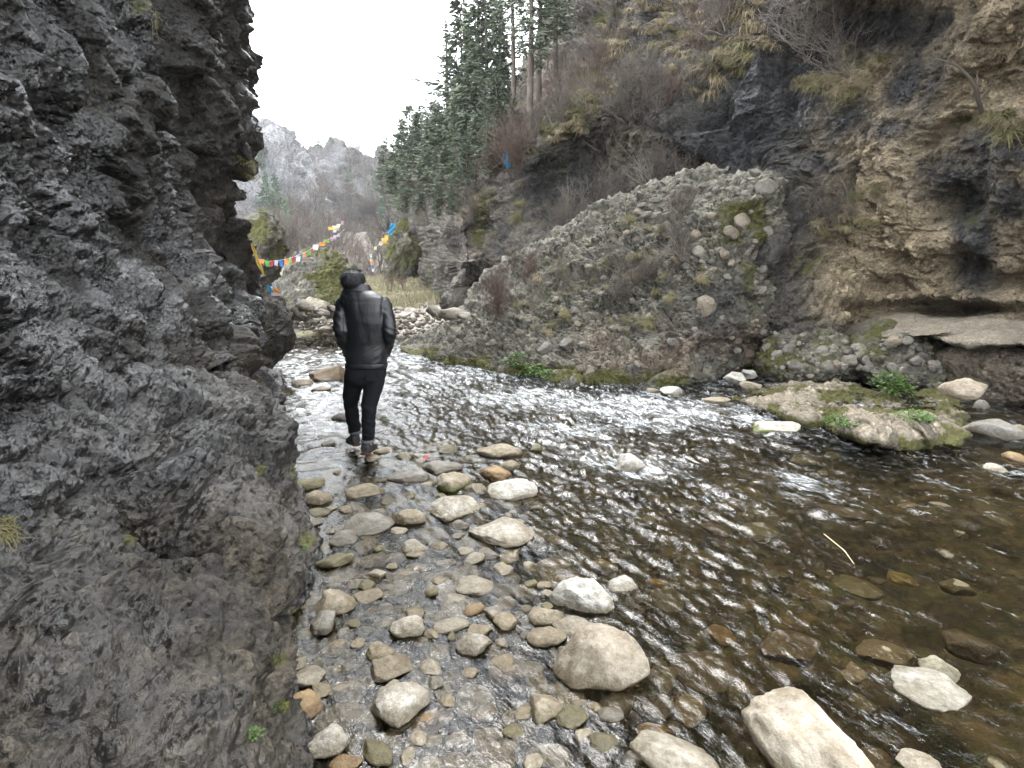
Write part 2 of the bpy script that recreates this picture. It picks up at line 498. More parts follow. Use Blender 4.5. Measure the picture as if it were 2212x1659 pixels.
    wet = (0.35 + 0.65*sstep(0.2, 1.3, z - 0.12*P[..., 1]))*(0.15 + 0.85*sstep(-0.22, 0.12, fbm(P*np.array([1.2, 1.2, 0.5]), 4, 81)))
    wet = np.maximum(wet, 0.8*sstep(0.12, 0.02, z))
    # the bare brown facets under the overhang stay dry
    dry = np.exp(-(((qx - 215)/42)**2 + ((qy - 195)/75)**2)*1.2)
    wet = wet*(1 - 0.75*dry)
    brown = np.clip(sstep(1.7, 0.3, z)*1.0*sstep(-0.25, 0.25, fbm(P*1.9, 3, 91)) + 0.3*dry + 0.5*sstep(0.1, 0.4, fbm(P*3, 3, 93))*sstep(1.9, 0.6, z), 0, 1)
    pr = np.where(pm2 > 0, pid2, np.where(pm > 0, pid, 0.42))
    nu2 = P.shape[1]
    me = mesh_np('cliff', P, grid_faces(nr, nu2)[:, ::-1], M_dark)
    set_mask(me, moss, wet, brown, pr)
    o = link('cliff', me, label='dark wet overhanging rock face that fills the left side', kind='structure')
    return P, N2
LCP, LCN = left_cliff()

# ---- the cliff and wooded slope on the right
RC = [(446, 225, 19.5), (447, 262, 19), (452, 300, 18.6), (464, 318, 18), (480, 285, 17.3), (500, 310, 16.4), (480, 232, 18.6), (520, 255, 16.2), (470, 190, 20.5),
      (470, 165, 22), (500, 158, 19.5), (520, 138, 18.6), (545, 122, 17.9), (575, 95, 17.3), (600, 80, 16.9),
      (525, 195, 17.6), (560, 185, 17.3), (545, 165, 17.2), (600, 160, 16.3), (560, 300, 15.3), (600, 250, 14.9), (640, 200, 14.6),
      (640, 150, 14.7), (680, 168, 13.7), (665, 120, 14.2), (700, 130, 13.5), (640, 60, 18), (690, 60, 15.8), (690, 0, 19), (620, 0, 22), (560, 60, 24), (560, 0, 29), (500, 90, 28), (450, 130, 33), (420, 170, 36),
      (400, 190, 40), (395, 250, 42), (428, 250, 33), (434, 215, 28), (400, 300, 42), (430, 290, 32), (432, 330, 32), (436, 400, 30), (400, 400, 42),
      (735, 60, 13.4), (740, 20, 14), (760, 0, 13.4), (790, 25, 12.5), (795, 70, 12.1), (800, 130, 11.2), (770, 170, 11.7), (740, 180, 11.9), (700, 200, 12.9), (840, 62, 11.5), (850, 100, 10.9), (900, 60, 10.3), (880, 15, 10.6), (905, -5, 9.0), (925, 15, 9.9), (955, 30, 8.2), (1000, 10, 7.7),
      (1000, 70, 8.3), (1000, 115, 8.0), (960, 110, 8.7), (1010, 150, 7.7), (1000, 180, 8.0), (900, 150, 9.7), (900, 230, 9.5), (960, 190, 8.8), (1000, 230, 8.2), (1000, 290, 8.4), (930, 300, 9.4), (890, 300, 9.7), (820, 230, 10.9), (775, 300, 9.9), (775, 240, 10.2), (800, 280, 10.0), (795, 340, 9.7), (850, 325, 9.9), (1000, 325, 8.3),
      (1150, 100, 6.3), (1150, 300, 6.6), (1150, -100, 5.9), (1000, -150, 8.0), (800, -150, 14), (600, -150, 34), (450, -60, 40), (1350, 0, 4.8), (1350, 300, 5), (1500, 0, 4.0), (1500, 400, 4.2), (1000, -380, 8.5), (1400, -380, 5), (700, -380, 24), (1000, -800, 7.5), (800, -800, 13), (650, -800, 24), (1400, -800, 4.5),
      (700, 400, 12.5), (900, 420, 9.6), (1050, 420, 7.9), (560, 400, 15), (470, 400, 17.5)]
def right_cliff():
    tp = px_tps(RC, 1e-3)
    nv, nu, ne = 520, 830, 40
    py = np.r_[np.linspace(-800, -40, 80)[:-1], np.linspace(-40, 400, nv - 79)]
    edge = np.array([(800, -800), (640, -300), (572, -60), (552, 0), (542, 20), (522, 60), (506, 90), (478, 112), (448, 126), (402, 150), (386, 166), (384, 200), (384, 400)], float)
    ex = np.interp(py, edge[:, 1], edge[:, 0])
    u = np.linspace(0, 1, nu)
    PX = ex[:, None] + (1480 - ex[:, None])*u[None, :]**1.08
    PY = np.repeat(py[:, None], nu, 1)
    Y = np.maximum(tp(np.stack([PX, PY], -1)/100), 3.5)
    P = at_y(PX, PY, Y)
    s = (np.linspace(1, 0, ne)[:-1]**1.4)[None, :, None]
    P0 = P[:, :1, :] + np.array([0.9, 7.0, 0.0])*s + np.array([0, 0.4, 0])*np.sqrt(s)
    P = np.concatenate([P0, P], 1)
    N = grid_normals(P)
    if N[nv//2, 600, 1] > 0: N = -N
    warp = np.stack([fbm(P*0.5, 3, 105), fbm(P*0.5, 3, 106), fbm(P*0.5, 3, 108)], -1)
    W = (P + 0.8*warp) @ np.array([[0.8, 0, 0.25], [0, 0.8, 0.0], [-0.45, 0, 1.2]], float).T
    far = np.clip(P[..., 1]/12, 0.5, 2.6)
    F1, F2, ID = worley(W*0.55, 103)
    h = 0.50*(ID - 0.5)*sstep(0, 0.2, F2 - F1)
    F1, F2, ID2 = worley(W*1.7 + 3, 109)
    h += 0.20*(ID2 - 0.5)*sstep(0, 0.25, F2 - F1) - 0.05*(1 - sstep(0, 0.1, F2 - F1))
    h += 0.50*fbm(P*0.32, 4, 121) + 0.24*fbm(W*1.3, 5, 131, 0.55) + 0.07*fbm(W*4.5, 4, 135, 0.6, ridged=True) + 0.03*fbm(P*14, 3, 137, 0.6)
    h *= far**0.45*(1 - 0.45*sstep(620, 500, to_px(P)[0]))
    ph, pid, pm = pebbles(P*4.2, 151, keep=0.55)
    ph2, pid2, pm2 = pebbles(P*8.5, 153, keep=0.7)
    h += 0.10*ph + 0.055*ph2
    qx, qy, qd = to_px(P)
    # pits and caves
    for hx, hy, rx, ry, hd in ((672, 165, 34, 16, 0.4), (545, 190, 22, 20, 0.6), (965, 268, 36, 16, 0.5), (900, 262, 14, 10, 0.35), (890, 285, 30, 10, 0.4), (945, 205, 22, 18, 0.4), (885, 18, 50, 20, 0.9), (742, 165, 20, 14, 0.6), (715, 120, 24, 16, 0.6), (870, 210, 9, 7, 0.2), (840, 215, 10, 8, 0.2), (1010, 285, 20, 10, 0.4), (590, 205, 12, 22, 0.5), (940, 310, 90, 7, 0.7), (790, 90, 8, 40, 0.3)):
        h -= hd*np.exp(-(((qx - hx)/rx)**2 + ((qy - hy)/ry)**2))
    P = P + N*h[..., None]
    N2 = grid_normals(P)
    if N2[nv//2, 600, 1] > 0: N2 = -N2
    qx, qy, qd = to_px(P)
    up = N2[..., 2]
    n1 = fbm(P*0.7, 4, 171); n2 = fbm(P*1.9, 4, 173)
    moss = 0.5*sstep(0.2, 0.65, up)*sstep(0.0, 0.35, n1) + 0.34*sstep(660, 560, qx)*sstep(-0.1, 0.3, n1)
    for mx, my, rx, ry, a in ((577, 105, 12, 14, 1), (560, 130, 30, 8, .8), (520, 150, 26, 7, .8), (470, 172, 12, 12, .9), (480, 210, 10, 30, .75), (478, 235, 8, 14, .8), (615, 45, 12, 20, .75), (840, 95, 20, 26, .55), (875, 68, 30, 5, .8), (600, 20, 10, 10, .7), (690, 90, 14, 8, .5), (850, 200, 20, 12, .55), (960, 120, 20, 8, .6), (1010, 115, 14, 10, .7), (640, 90, 20, 6, .5)):
        moss = np.maximum(moss, a*np.exp(-(((qx - mx)/rx)**2 + ((qy - my)/ry)**2)))
    # water streaks and dark patches; some paint shade into the caves, recesses and overhang
    st = 0.0*qx
    for sx, sy, rx, ry, a, tilt in ((755, 90, 30, 55, .95, -.45), (810, 75, 26, 60, .9, -.35), (875, 30, 60, 22, .95, 0), (745, 150, 40, 34, .9, -.3), (700, 140, 50, 26, .85, 0), (672, 165, 40, 18, .9, 0), (560, 195, 34, 46, .85, .1), (600, 240, 20, 30, .6, 0),
                              (845, 120, 24, 22, .8, -.6), (905, 85, 18, 26, .85, -.4), (880, 130, 40, 14, .7, .2), (960, 180, 46, 24, .95, .3), (1000, 150, 40, 20, .9, .3), (975, 235, 22, 60, .95, .05), (1012, 200, 22, 20, .8, 0), (820, 165, 40, 14, .75, .2), (500, 250, 14, 40, .5, 0), (530, 270, 30, 30, .5, 0), (810, 215, 22, 20, .6, 0), (930, 90, 12, 40, .6, -.3)):
        d = qx - sx - tilt*(qy - sy)
        st = np.maximum(st, a*np.exp(-((d/rx)**2 + ((qy - sy)/ry)**2)*0.9))
    st = np.clip(st*(1.4 + 1.2*n2), 0, 1)
    tan = 0.95*sstep(785, 850, qx)*sstep(335, 310, qy)*sstep(-0.5, -0.1, n1 + 0.25)
    tan = np.maximum(tan, 0.6*np.exp(-(((qx - 850)/30)**2 + ((qy - 90)/50)**2)))
    tan = np.maximum(tan, 0.5*np.exp(-(((qx - 640)/30)**2 + ((qy - 150)/20)**2)))
    tan = tan*(1 - 0.75*st)
    brush = sstep(0.35, 0.6, up)*sstep(700, 560, qx)
    tan = np.clip(tan + 0.25*brush, 0, 1)
    pr = np.where(pm2 > 0, pid2, np.where(pm > 0, pid, 0.45))
    me = mesh_np('cliff', P, grid_faces(nv, P.shape[1]), M_cliff)
    set_mask(me, moss, st, tan, pr)
    o = link('cliff', me, label='tall tan and grey cliff streaked with black beyond the right bank', kind='structure')
    return P, N2
RCP, RCN = right_cliff()

# ---- boulders from their outline, with a face of their own depth and a back
def boulder(name, poly, depth, front, back, nphi, nr, mat, seed, cen=None, rough=(0.12, 0.05, 0.02), peb=(), blocks=0.0, beds=0.0, mossf=None, darkf=None, altf=None, disp=True,
            label=None, cat='boulder', kind=None, sm=2e-3, group=None, p=4.0, soft=0.0):
    poly = np.array(disp_px(poly) if disp else poly, float)
    c = np.array((cen[0]*DS, cen[1]*DS) if cen is not None and disp else (cen if cen is not None else poly.mean(0)), float)
    q = np.vstack([poly, poly[:1]])
    sl = np.r_[0, np.cumsum(np.linalg.norm(np.diff(q, axis=0), axis=1))]
    s = np.linspace(0, sl[-1], nphi, endpoint=False)
    B = np.stack([np.interp(s, sl, q[:, 0]), np.interp(s, sl, q[:, 1])], -1)
    for _ in range(3): B = 0.5*B + 0.25*(np.roll(B, 1, 0) + np.roll(B, -1, 0))
    tp = px_tps([(x*DS, y*DS, d) for x, y, d in depth] if disp else depth, sm)
    nb = max(10, nr//5)
    r = np.r_[np.linspace(0.004, 1, nr)**0.75, np.linspace(1, 0.004, nb + 1)[1:]]
    fr = np.r_[np.ones(nr), np.zeros(nb)]
    XY = c + (B[:, None, :] - c)*r[None, :, None]
    Y = tp(XY/100)
    e = np.sqrt(np.maximum(0, 1 - r**p))
    Y = Y + np.where(fr > 0, front*(1 - e), front + back*e)[None, :]
    P = at_y(XY[..., 0], XY[..., 1], Y)
    N = grid_normals(P, True)
    jm = nr//2
    if N[:, jm, 1].mean() > 0: N = -N
    big, mid, fin = rough
    sc = np.linalg.norm(P.reshape(-1, 3).max(0) - P.reshape(-1, 3).min(0))/4
    h = big*fbm(P/sc*1.1, 4, seed) + mid*fbm(P*3.0, 5, seed + 3, 0.55) + fin*fbm(P*13, 4, seed + 5, 0.6)
    if blocks:
        W = P + 0.2/1*np.stack([fbm(P*1.5, 3, seed + 11), fbm(P*1.5, 3, seed + 12), fbm(P*1.5, 3, seed + 13)], -1)
        F1, F2, ID = worley(W*1.6, seed + 14)
        h += blocks*((ID - 0.5)*sstep(0, 0.2, F2 - F1) - 0.2*(1 - sstep(0, 0.08, F2 - F1)))
    if beds:
        b = (P[..., 2]*0.95 - P[..., 0]*0.36 + 0.25*P[..., 1] + 0.45*fbm(P*0.7, 4, seed + 21))*1.3
        fb = b - np.floor(b)
        h += beds*(sstep(0, 0.25, fb) - fb)*sstep(-0.4, 0.1, fbm(P*0.6, 2, seed + 22))
    pr = np.full(P.shape[:-1], 0.40, np.float32)
    for f, a, kp in peb:
        ph, pid, pm = pebbles(P*f, seed + int(f*7), keep=kp)
        h += a*ph
        pr = np.where(pm > 0, pid, pr)
    P = P + N*h[..., None]
    N2 = grid_normals(P, True)
    if N2[:, jm, 1].mean() > 0: N2 = -N2
    qx, qy, _ = to_px(P)
    up = N2[..., 2]
    g = dict(P=P, up=up, qx=qx, qy=qy, n=fbm(P*1.4, 4, seed + 31), n2=fbm(P*4, 3, seed + 33))
    moss = mossf(g) if mossf else 0.3*sstep(0.3, 0.7, up)*sstep(0, 0.3, g['n'])
    st = darkf(g) if darkf else 0.0*qx
    al = altf(g) if altf else 0.3*sstep(0, 0.4, g['n'])
    F = grid_faces(nphi, nr + nb, True)
    # close the two poles
    V = np.vstack([P.reshape(-1, 3), P[:, 0].mean(0)[None], P[:, -1].mean(0)[None]])
    k = nr + nb; i = np.arange(nphi); i2 = (i + 1) % nphi; n = nphi*k
    F = np.vstack([F, np.stack([i2*k, i*k, np.full(nphi, n), np.full(nphi, n)], -1), np.stack([i*k + k - 1, i2*k + k - 1, np.full(nphi, n + 1), np.full(nphi, n + 1)], -1)])
    tri = F[:, 2] == F[:, 3]
    quads = F[~tri]; tris = F[tri][:, :3]
    # orientation outwards
    a, b_, c_ = V[quads[:, 0]], V[quads[:, 1]], V[quads[:, 3]]
    nn = np.cross(b_ - a, c_ - a)
    ctr = V.mean(0)
    if (nn*(a - ctr)).sum() < 0: quads = quads[:, ::-1]
    nq = len(quads)
    me = bpy.data.meshes.new(name)
    me.vertices.add(len(V)); me.vertices.foreach_set('co', np.ascontiguousarray(V, np.float32).ravel())
    L = np.r_[quads.ravel(), tris.ravel()].astype(np.int32)
    me.loops.add(len(L)); me.loops.foreach_set('vertex_index', L)
    me.polygons.add(nq + len(tris))
    me.polygons.foreach_set('loop_start', np.r_[np.arange(nq)*4, nq*4 + np.arange(len(tris))*3].astype(np.int32))
    me.polygons.foreach_set('use_smooth', np.ones(nq + len(tris), bool))
    me.materials.append(mat); me.update(calc_edges=True)
    ext = lambda a_: np.r_[np.asarray(a_, np.float32).ravel(), 0.0, 0.0]
    set_mask(me, ext(moss + 0*qx), ext(st + 0*qx), ext(al + 0*qx), ext(pr))
    o = link(name, me, label=label, cat=cat, kind=kind, group=group)
    return o, P[:, :nr], N2[:, :nr]
def zat(px, py, z=0.0): return float(at_z(px*DS, py*DS, z)[1])

# the big slanting conglomerate block on the far bank
BIG = [(868, 762), (900, 738), (955, 722), (985, 690), (1040, 622), (1100, 568), (1180, 528), (1260, 468), (1320, 440), (1365, 420), (1420, 400), (1478, 380), (1555, 375), (1563, 384),
       (1600, 378), (1660, 365), (1685, 385), (1693, 430), (1695, 500), (1702, 600), (1690, 690), (1655, 762), (1610, 806), (1500, 840), (1330, 846), (1200, 836), (1080, 812), (960, 792)]
dB = [(868, 768, zat(868, 764)), (960, 788, zat(960, 788)), (1080, 805, zat(1080, 805)), (1200, 828, zat(1200, 828)), (1330, 840, zat(1330, 840)), (1500, 832, zat(1500, 834)), (1610, 800, zat(1610, 812)),
      (1690, 690, 9.8), (1695, 500, 10.2), (1685, 390, 10.2), (1560, 380, 10.9), (1420, 402, 11.8), (1320, 440, 12.4), (1180, 528, 13.3), (1040, 622, 13.2), (960, 715, 12.9),
      (1500, 480, 10.4), (1600, 440, 10.0), (1600, 600, 9.5), (1400, 560, 10.7), (1250, 620, 11.3), (1100, 690, 11.5), (1500, 700, 9.3), (1350, 720, 9.8), (1200, 740, 10.4)]
big_o, BGP, BGN = boulder('conglomerate_boulder', BIG, dB, 0.5, 3.2, 700, 230, M_cong, 301, cen=(1420, 640), rough=(0.22, 0.15, 0.035), beds=0.17, blocks=0.2,
    peb=((2.3, 0.16, 0.25), (4.7, 0.13, 0.4), (8.8, 0.085, 0.75), (15, 0.05, 0.8)),
    mossf=lambda g: np.clip(0.85*sstep(0.34, 0.05, g['P'][..., 2] + 0.10*g['n2'])*sstep(-0.3, 0.15, g['n'] + 0.12) + 0.36*sstep(-0.1, 0.3, g['n'])*sstep(0.4, 1.2, g['P'][..., 2])
                              + 0.5*np.exp(-(((g['qx'] - 745)/22)**2 + ((g['qy'] - 235)/45)**2))*sstep(-.1, .3, g['n']), 0, 1),
    darkf=lambda g: np.clip(0.8*np.exp(-(((g['qx'] - 700)/40)**2 + ((g['qy'] - 315)/26)**2)) + 0.7*sstep(0.10, 0.0, g['P'][..., 2]) + 0.5*np.exp(-(((g['qx'] - 730)/24)**2 + ((g['qy'] - 290)/40)**2)) + 0.35*sstep(0.1, 0.4, g['n2']), 0, 1),
    altf=lambda g: np.clip(sstep(540, 640, g['qx'])*sstep(300, 345, g['qy'])*0.9*sstep(-0.3, 0.1, g['n']), 0, 1),
    label='huge slanting conglomerate block rising from the far water edge', cat='boulder')
CONG = ((3.2, 0.16, 0.4), (6.5, 0.10, 0.6), (13, 0.05, 0.8))
mo1 = lambda g: np.clip(0.45*sstep(0.0, 0.3, g['n']) + 0.55*sstep(0.25, 0.7, g['up'])*sstep(-0.1, 0.2, g['n2']), 0, 1)
b2a, B2AP, _ = boulder('conglomerate_boulder', [(1632, 790), (1645, 735), (1665, 715), (1740, 704), (1800, 716), (1838, 735), (1860, 780), (1850, 818), (1790, 832), (1700, 832), (1648, 812)],
    [(1640, 800, 8.9), (1740, 704, 9.2), (1850, 760, 8.7), (1700, 830, 8.6), (1850, 825, 8.4)], 0.55, 1.0, 300, 100, M_cong, 331, rough=(0.10, 0.06, 0.02), peb=CONG, mossf=mo1,
    darkf=lambda g: 0.4*sstep(-.1, .3, g['n2']), altf=lambda g: 0*g['qx'], label='knobbly conglomerate boulder at the right foot of the huge slanting block')
b2b, B2BP, _ = boulder('conglomerate_boulder', [(1842, 800), (1838, 745), (1880, 722), (1925, 706), (1975, 706), (2040, 738), (2078, 775), (2076, 815), (2040, 850), (1985, 850), (1930, 836), (1880, 838)],
    [(1840, 800, 8.3), (1930, 706, 8.9), (2070, 780, 8.2), (1880, 838, 8.2), (2040, 850, 7.9)], 0.55, 1.0, 300, 100, M_cong, 341, rough=(0.12, 0.06, 0.02), peb=((2.4, 0.2, 0.5),) + CONG, mossf=mo1,
    darkf=lambda g: 0.6*sstep(-.1, .3, g['n2'])*sstep(0.75, 0.5, g['P'][..., 2]), altf=lambda g: 0*g['qx'], label='knobbly grey conglomerate boulder above the mossy slab with a green plant in front')
def slabmoss(g):
    z = g['P'][..., 2]
    return np.clip(0.9*sstep(0.17, 0.05, z + 0.08*g['n2'])*sstep(-0.45, 0.05, g['n'] + 0.1) + 0.7*sstep(0.05, 0.3, g['n2'])*sstep(0.1, 0.4, g['n']), 0, 1)
b3, B3P, B3N = boulder('mossy_slab', [(1582, 866), (1625, 835), (1700, 828), (1800, 834), (1900, 838), (2000, 842), (2060, 850), (2092, 890), (2090, 935), (2065, 962), (1980, 962), (1890, 948), (1800, 926), (1720, 905), (1640, 882)],
    [(1590, 870, zat(1590, 872)), (1640, 882, zat(1640, 884)), (1800, 926, zat(1800, 928)), (1980, 962, zat(1980, 964)), (2080, 950, zat(2085, 955)), (1640, 832, 8.6), (1850, 836, 8.2), (2050, 850, 7.6), (1850, 872, 7.4), (1980, 890, 7.0), (1850, 908, zat(1850, 940) + .06), (1980, 932, zat(1980, 964) + .06), (1740, 888, zat(1740, 912) + .06)],
    0.18, 0.9, 360, 110, M_pale, 351, rough=(0.11, 0.09, 0.035), peb=((5.5, 0.09, 0.5), (11, 0.055, 0.65), (22, 0.03, 0.7)), beds=0.12, mossf=slabmoss,
    darkf=lambda g: 0.5*sstep(0.06, 0.0, g['P'][..., 2]), altf=lambda g: 0*g['qx'] + 0.25, label='low slab with a bright mossy rim lying in the water by the right bank')
b4, B4P, _ = boulder('rock_ledge', [(1790, 716), (1850, 692), (1920, 688), (2000, 684), (2100, 683), (2212, 686), (2500, 690), (2520, 770), (2330, 772), (2212, 748), (2120, 748), (2050, 742), (1990, 722), (1900, 728), (1830, 735)],
    [(1800, 718, 9.9), (1900, 690, 9.6), (2000, 686, 8.9), (2212, 688, 8.0), (2500, 690, 6.8), (2000, 725, 8.3), (2212, 748, 7.0), (2500, 765, 5.8), (2100, 720, 7.9)],
    0.25, 1.6, 420, 90, M_pale, 361, cen=(2130, 716), rough=(0.08, 0.05, 0.025), beds=0.07, darkf=lambda g: 0.35*sstep(0, .35, g['n']), mossf=lambda g: 0.15*sstep(0, .4, g['n']), label='pale smooth ledge of rock jutting out below the right cliff', cat='rock ledge')
b5, B5P, _ = boulder('bank_rock', [(2030, 770), (2070, 748), (2140, 745), (2230, 752), (2420, 765), (2560, 800), (2560, 960), (2300, 930), (2212, 900), (2130, 892), (2085, 872), (2050, 835)],
    [(2050, 830, 8.0), (2080, 748, 7.9), (2212, 755, 7.1), (2420, 770, 5.9), (2560, 850, 5.4), (2100, 885, 7.7), (2212, 895, 7.1), (2400, 920, 6.0)], 0.3, 1.6, 300, 80, M_cong, 371, rough=(0.16, 0.08, 0.03), peb=((9, 0.03, 0.4),),
    mossf=lambda g: np.clip(0.9*sstep(860, 895, g['qy']/DS)*sstep(-.3, .1, g['n'] + .15) + 0.42*sstep(-.1, .3, g['n']), 0, 1), darkf=lambda g: 0.25*sstep(-.3, .2, g['n']), altf=lambda g: 0*g['qx'] + 0.8, label='brown earthy rock bank with bright moss under the pale ledge', cat='rock')
# dark broken rocks at the foot of the left cliff
dk = dict(mossf=lambda g: 0.25*sstep(0.3, .8, g['up'])*sstep(0, .3, g['n']), altf=lambda g: 0.5*sstep(-.2, .3, g['n']))
b6a, B6AP, _ = boulder('dark_boulder', [(455, 640), (500, 628), (545, 618), (575, 612), (612, 648), (634, 682), (634, 735), (612, 775), (590, 800), (560, 812), (500, 800), (450, 760)],
    [(455, 640, 8.6), (575, 612, 9.6), (634, 700, 9.2), (600, 790, 8.9), (450, 760, 7.6), (540, 700, 8.5)], 0.5, 1.2, 280, 90, M_dark, 381, rough=(0.14, 0.08, 0.02), blocks=0.22, darkf=lambda g: 0.7*sstep(0.5, 0.1, g['P'][..., 2]) + 0*g['qx'], label='grey blocky boulder at the end of the left cliff with prayer cloth on top', **dk)
b6b, B6BP, _ = boulder('dark_boulder', [(470, 650), (505, 632), (540, 650), (562, 690), (568, 730), (545, 765), (510, 800), (470, 790), (440, 720)],
    [(470, 650, 7.6), (540, 650, 8.0), (568, 730, 7.9), (510, 800, 7.3), (440, 720, 6.8), (510, 700, 7.2)], 0.4, 0.8, 240, 80, M_dark, 391, rough=(0.12, 0.07, 0.02), blocks=0.25, darkf=lambda g: 0.9 + 0*g['qx'], label='black wet boulder with a shiny top edge leaning on the left cliff', **dk)
b6c, B6CP, _ = boulder('dark_boulder', [(520, 790), (560, 785), (600, 800), (612, 838), (618, 860), (600, 880), (560, 890), (510, 870)],
    [(520, 790, 7.2), (600, 800, 7.9), (615, 850, zat(615, 868)), (580, 885, zat(580, 888)), (510, 860, 6.2)], 0.25, 0.6, 200, 60, M_dark, 395, rough=(0.10, 0.06, 0.02), blocks=0.15, darkf=lambda g: 0.6 + 0*g['qx'], label='low brown boulder in the water under the dark left boulders', **dk)
# mossy boulders of the middle distance
mm = lambda a: (lambda g: np.clip(a*sstep(-0.25, 0.2, g['n'])*sstep(-0.2, 0.45, g['up']) + 0.25, 0, 1))
b7, B7P, _ = boulder('mossy_boulder', [(520, 500), (532, 470), (565, 454), (598, 470), (614, 515), (612, 565), (595, 610), (560, 625), (525, 620), (515, 560)],
    [(560, 454, 22.5), (520, 540, 21.5), (612, 540, 22.5), (560, 610, 21.6), (560, 530, 21)], 1.0, 2.0, 240, 70, M_cong, 401, rough=(0.35, 0.2, 0.05), peb=((1.6, 0.25, 0.4), (4, 0.1, 0.5)), mossf=mm(1.0), darkf=lambda g: 0.6*sstep(545, 590, g['qy']/DS), label='tall moss covered boulder behind the left cliff corner')  # dark tone grows towards the bottom
b8, B8P, _ = boulder('mossy_boulder', [(585, 650), (595, 610), (622, 580), (660, 552), (705, 540), (740, 552), (762, 590), (765, 640), (745, 690), (690, 690), (640, 680), (600, 680)],
    [(595, 620, 18), (660, 552, 19.5), (740, 552, 20), (762, 640, 18.5), (690, 690, 17.0), (600, 670, 17.0)], 0.9, 2.2, 300, 90, M_cong, 411, rough=(0.35, 0.2, 0.05), peb=((1.6, 0.25, 0.4), (3.5, 0.14, 0.5), (8, .05, .6)), mossf=lambda g: np.clip(0.95*np.exp(-(((g['qx'] - 335)/24)**2 + ((g['qy'] - 285)/32)**2)) + 0.45*sstep(-.1, .3, g['n']), 0, 1), darkf=lambda g: 0.5*sstep(0, .3, g['n2']), label='big boulder half covered in moss behind the walking man')
b9, B9P, _ = boulder('pale_boulder', [(628, 690), (640, 662), (670, 646), (700, 652), (724, 672), (738, 695), (725, 708), (690, 702), (650, 700)],
    [(630, 690, 15.2), (670, 646, 15.8), (730, 690, 15.2), (680, 704, 14.8)], 0.3, 0.8, 200, 50, M_pale, 421, rough=(0.1, 0.05, 0.02), beds=0.08, mossf=lambda g: 0*g['qx'], label='pale flat topped boulder behind the man at the water edge')
b10, B10P, _ = boulder('mossy_boulder', [(826, 585), (832, 540), (845, 495), (862, 470), (885, 455), (912, 470), (932, 505), (925, 540), (908, 580), (880, 640), (835, 640)],
    [(830, 580, 35), (885, 455, 37.5), (930, 510, 37), (870, 630, 35)], 1.4, 3, 240, 70, M_cong, 431, rough=(0.45, 0.25, 0.06), peb=((1.2, 0.3, 0.4), (3, 0.14, 0.5)), mossf=mm(1.1), darkf=lambda g: 0.65*sstep(530, 575, g['qy']/DS), label='rounded moss topped crag beyond the meadow with a blue scarf beside it')  # darker in its lower part
b11, B11P, _ = boulder('pale_boulder', [(862, 752), (880, 738), (915, 732), (950, 742), (958, 764), (930, 772), (890, 768)], [(862, 752, zat(862, 762)), (915, 732, 13.4), (958, 764, zat(958, 772)), (890, 768, zat(890, 770))], 0.15, 0.6, 160, 40, M_pale, 441, rough=(0.06, 0.04, 0.02), altf=lambda g: 0.6 + 0*g['qx'], mossf=lambda g: 0.9*sstep(0.16, 0.06, g['P'][..., 2]), label='pale tan rock at the water edge where the huge block begins')

# ---- the mountains behind
def mnt(label, poly, depth, front, back, seed, mossf, altf, nphi=420, nr=150, cen=None):
    return boulder('mountain', poly, depth, front, back, nphi, nr, M_mount, seed, cen=cen, rough=(5.0, 1.2, 0.0), mossf=mossf, altf=altf, darkf=lambda g: 0.25*sstep(0, .3, g['n2']), label=label, cat=None, kind='structure', peb=((0.16, 5.0, 0.8), (0.4, 1.6, 0.8)), p=3.0)
m1, M1P, M1N = mnt('jagged pale limestone peak left of the valley gap', [(470, 420), (480, 330), (540, 322), (552, 298), (575, 288), (592, 278), (612, 281), (625, 292), (640, 318), (656, 332), (668, 372), (690, 425), (705, 480), (715, 560), (640, 640), (480, 640)],
    [(470, 420, 105), (600, 280, 118), (560, 400, 104), (690, 430, 104), (700, 540, 92), (560, 560, 88), (480, 600, 86)], 9, 30, 501, lambda g: 0*g['qx'], lambda g: np.clip(sstep(0.6, 0.85, g['up'])*0.6 + sstep(430, 560, g['qy']/DS)*0.8*sstep(-.2, .2, fbm(g['P']*0.12, 3, 77)), 0, 1), cen=(590, 470))
m2, M2P, M2N = mnt('broad brown slope with pale crags at the head of the valley', [(600, 470), (640, 328), (668, 322), (690, 310), (712, 313), (735, 308), (760, 312), (790, 340), (812, 352), (842, 345), (900, 340), (920, 500), (900, 640), (600, 640)],
    [(600, 470, 135), (690, 310, 165), (760, 312, 165), (830, 350, 150), (900, 345, 135), (740, 450, 130), (740, 560, 105), (600, 600, 100), (900, 600, 100)], 12, 40, 521, lambda g: 0*g['qx'],
    lambda g: np.clip(1 - 0.95*np.maximum(np.exp(-(((g['qx'] - 342)/24)**2 + ((g['qy'] - 163)/24)**2)*.8), np.maximum(np.exp(-(((g['qx'] - 318)/9)**2 + ((g['qy'] - 205)/22)**2)), np.exp(-(((g['qx'] - 358)/14)**2 + ((g['qy'] - 190)/16)**2))))*sstep(-.3, .1, fbm(g['P']*0.1, 3, 79) + .12), 0, 1), cen=(750, 480))

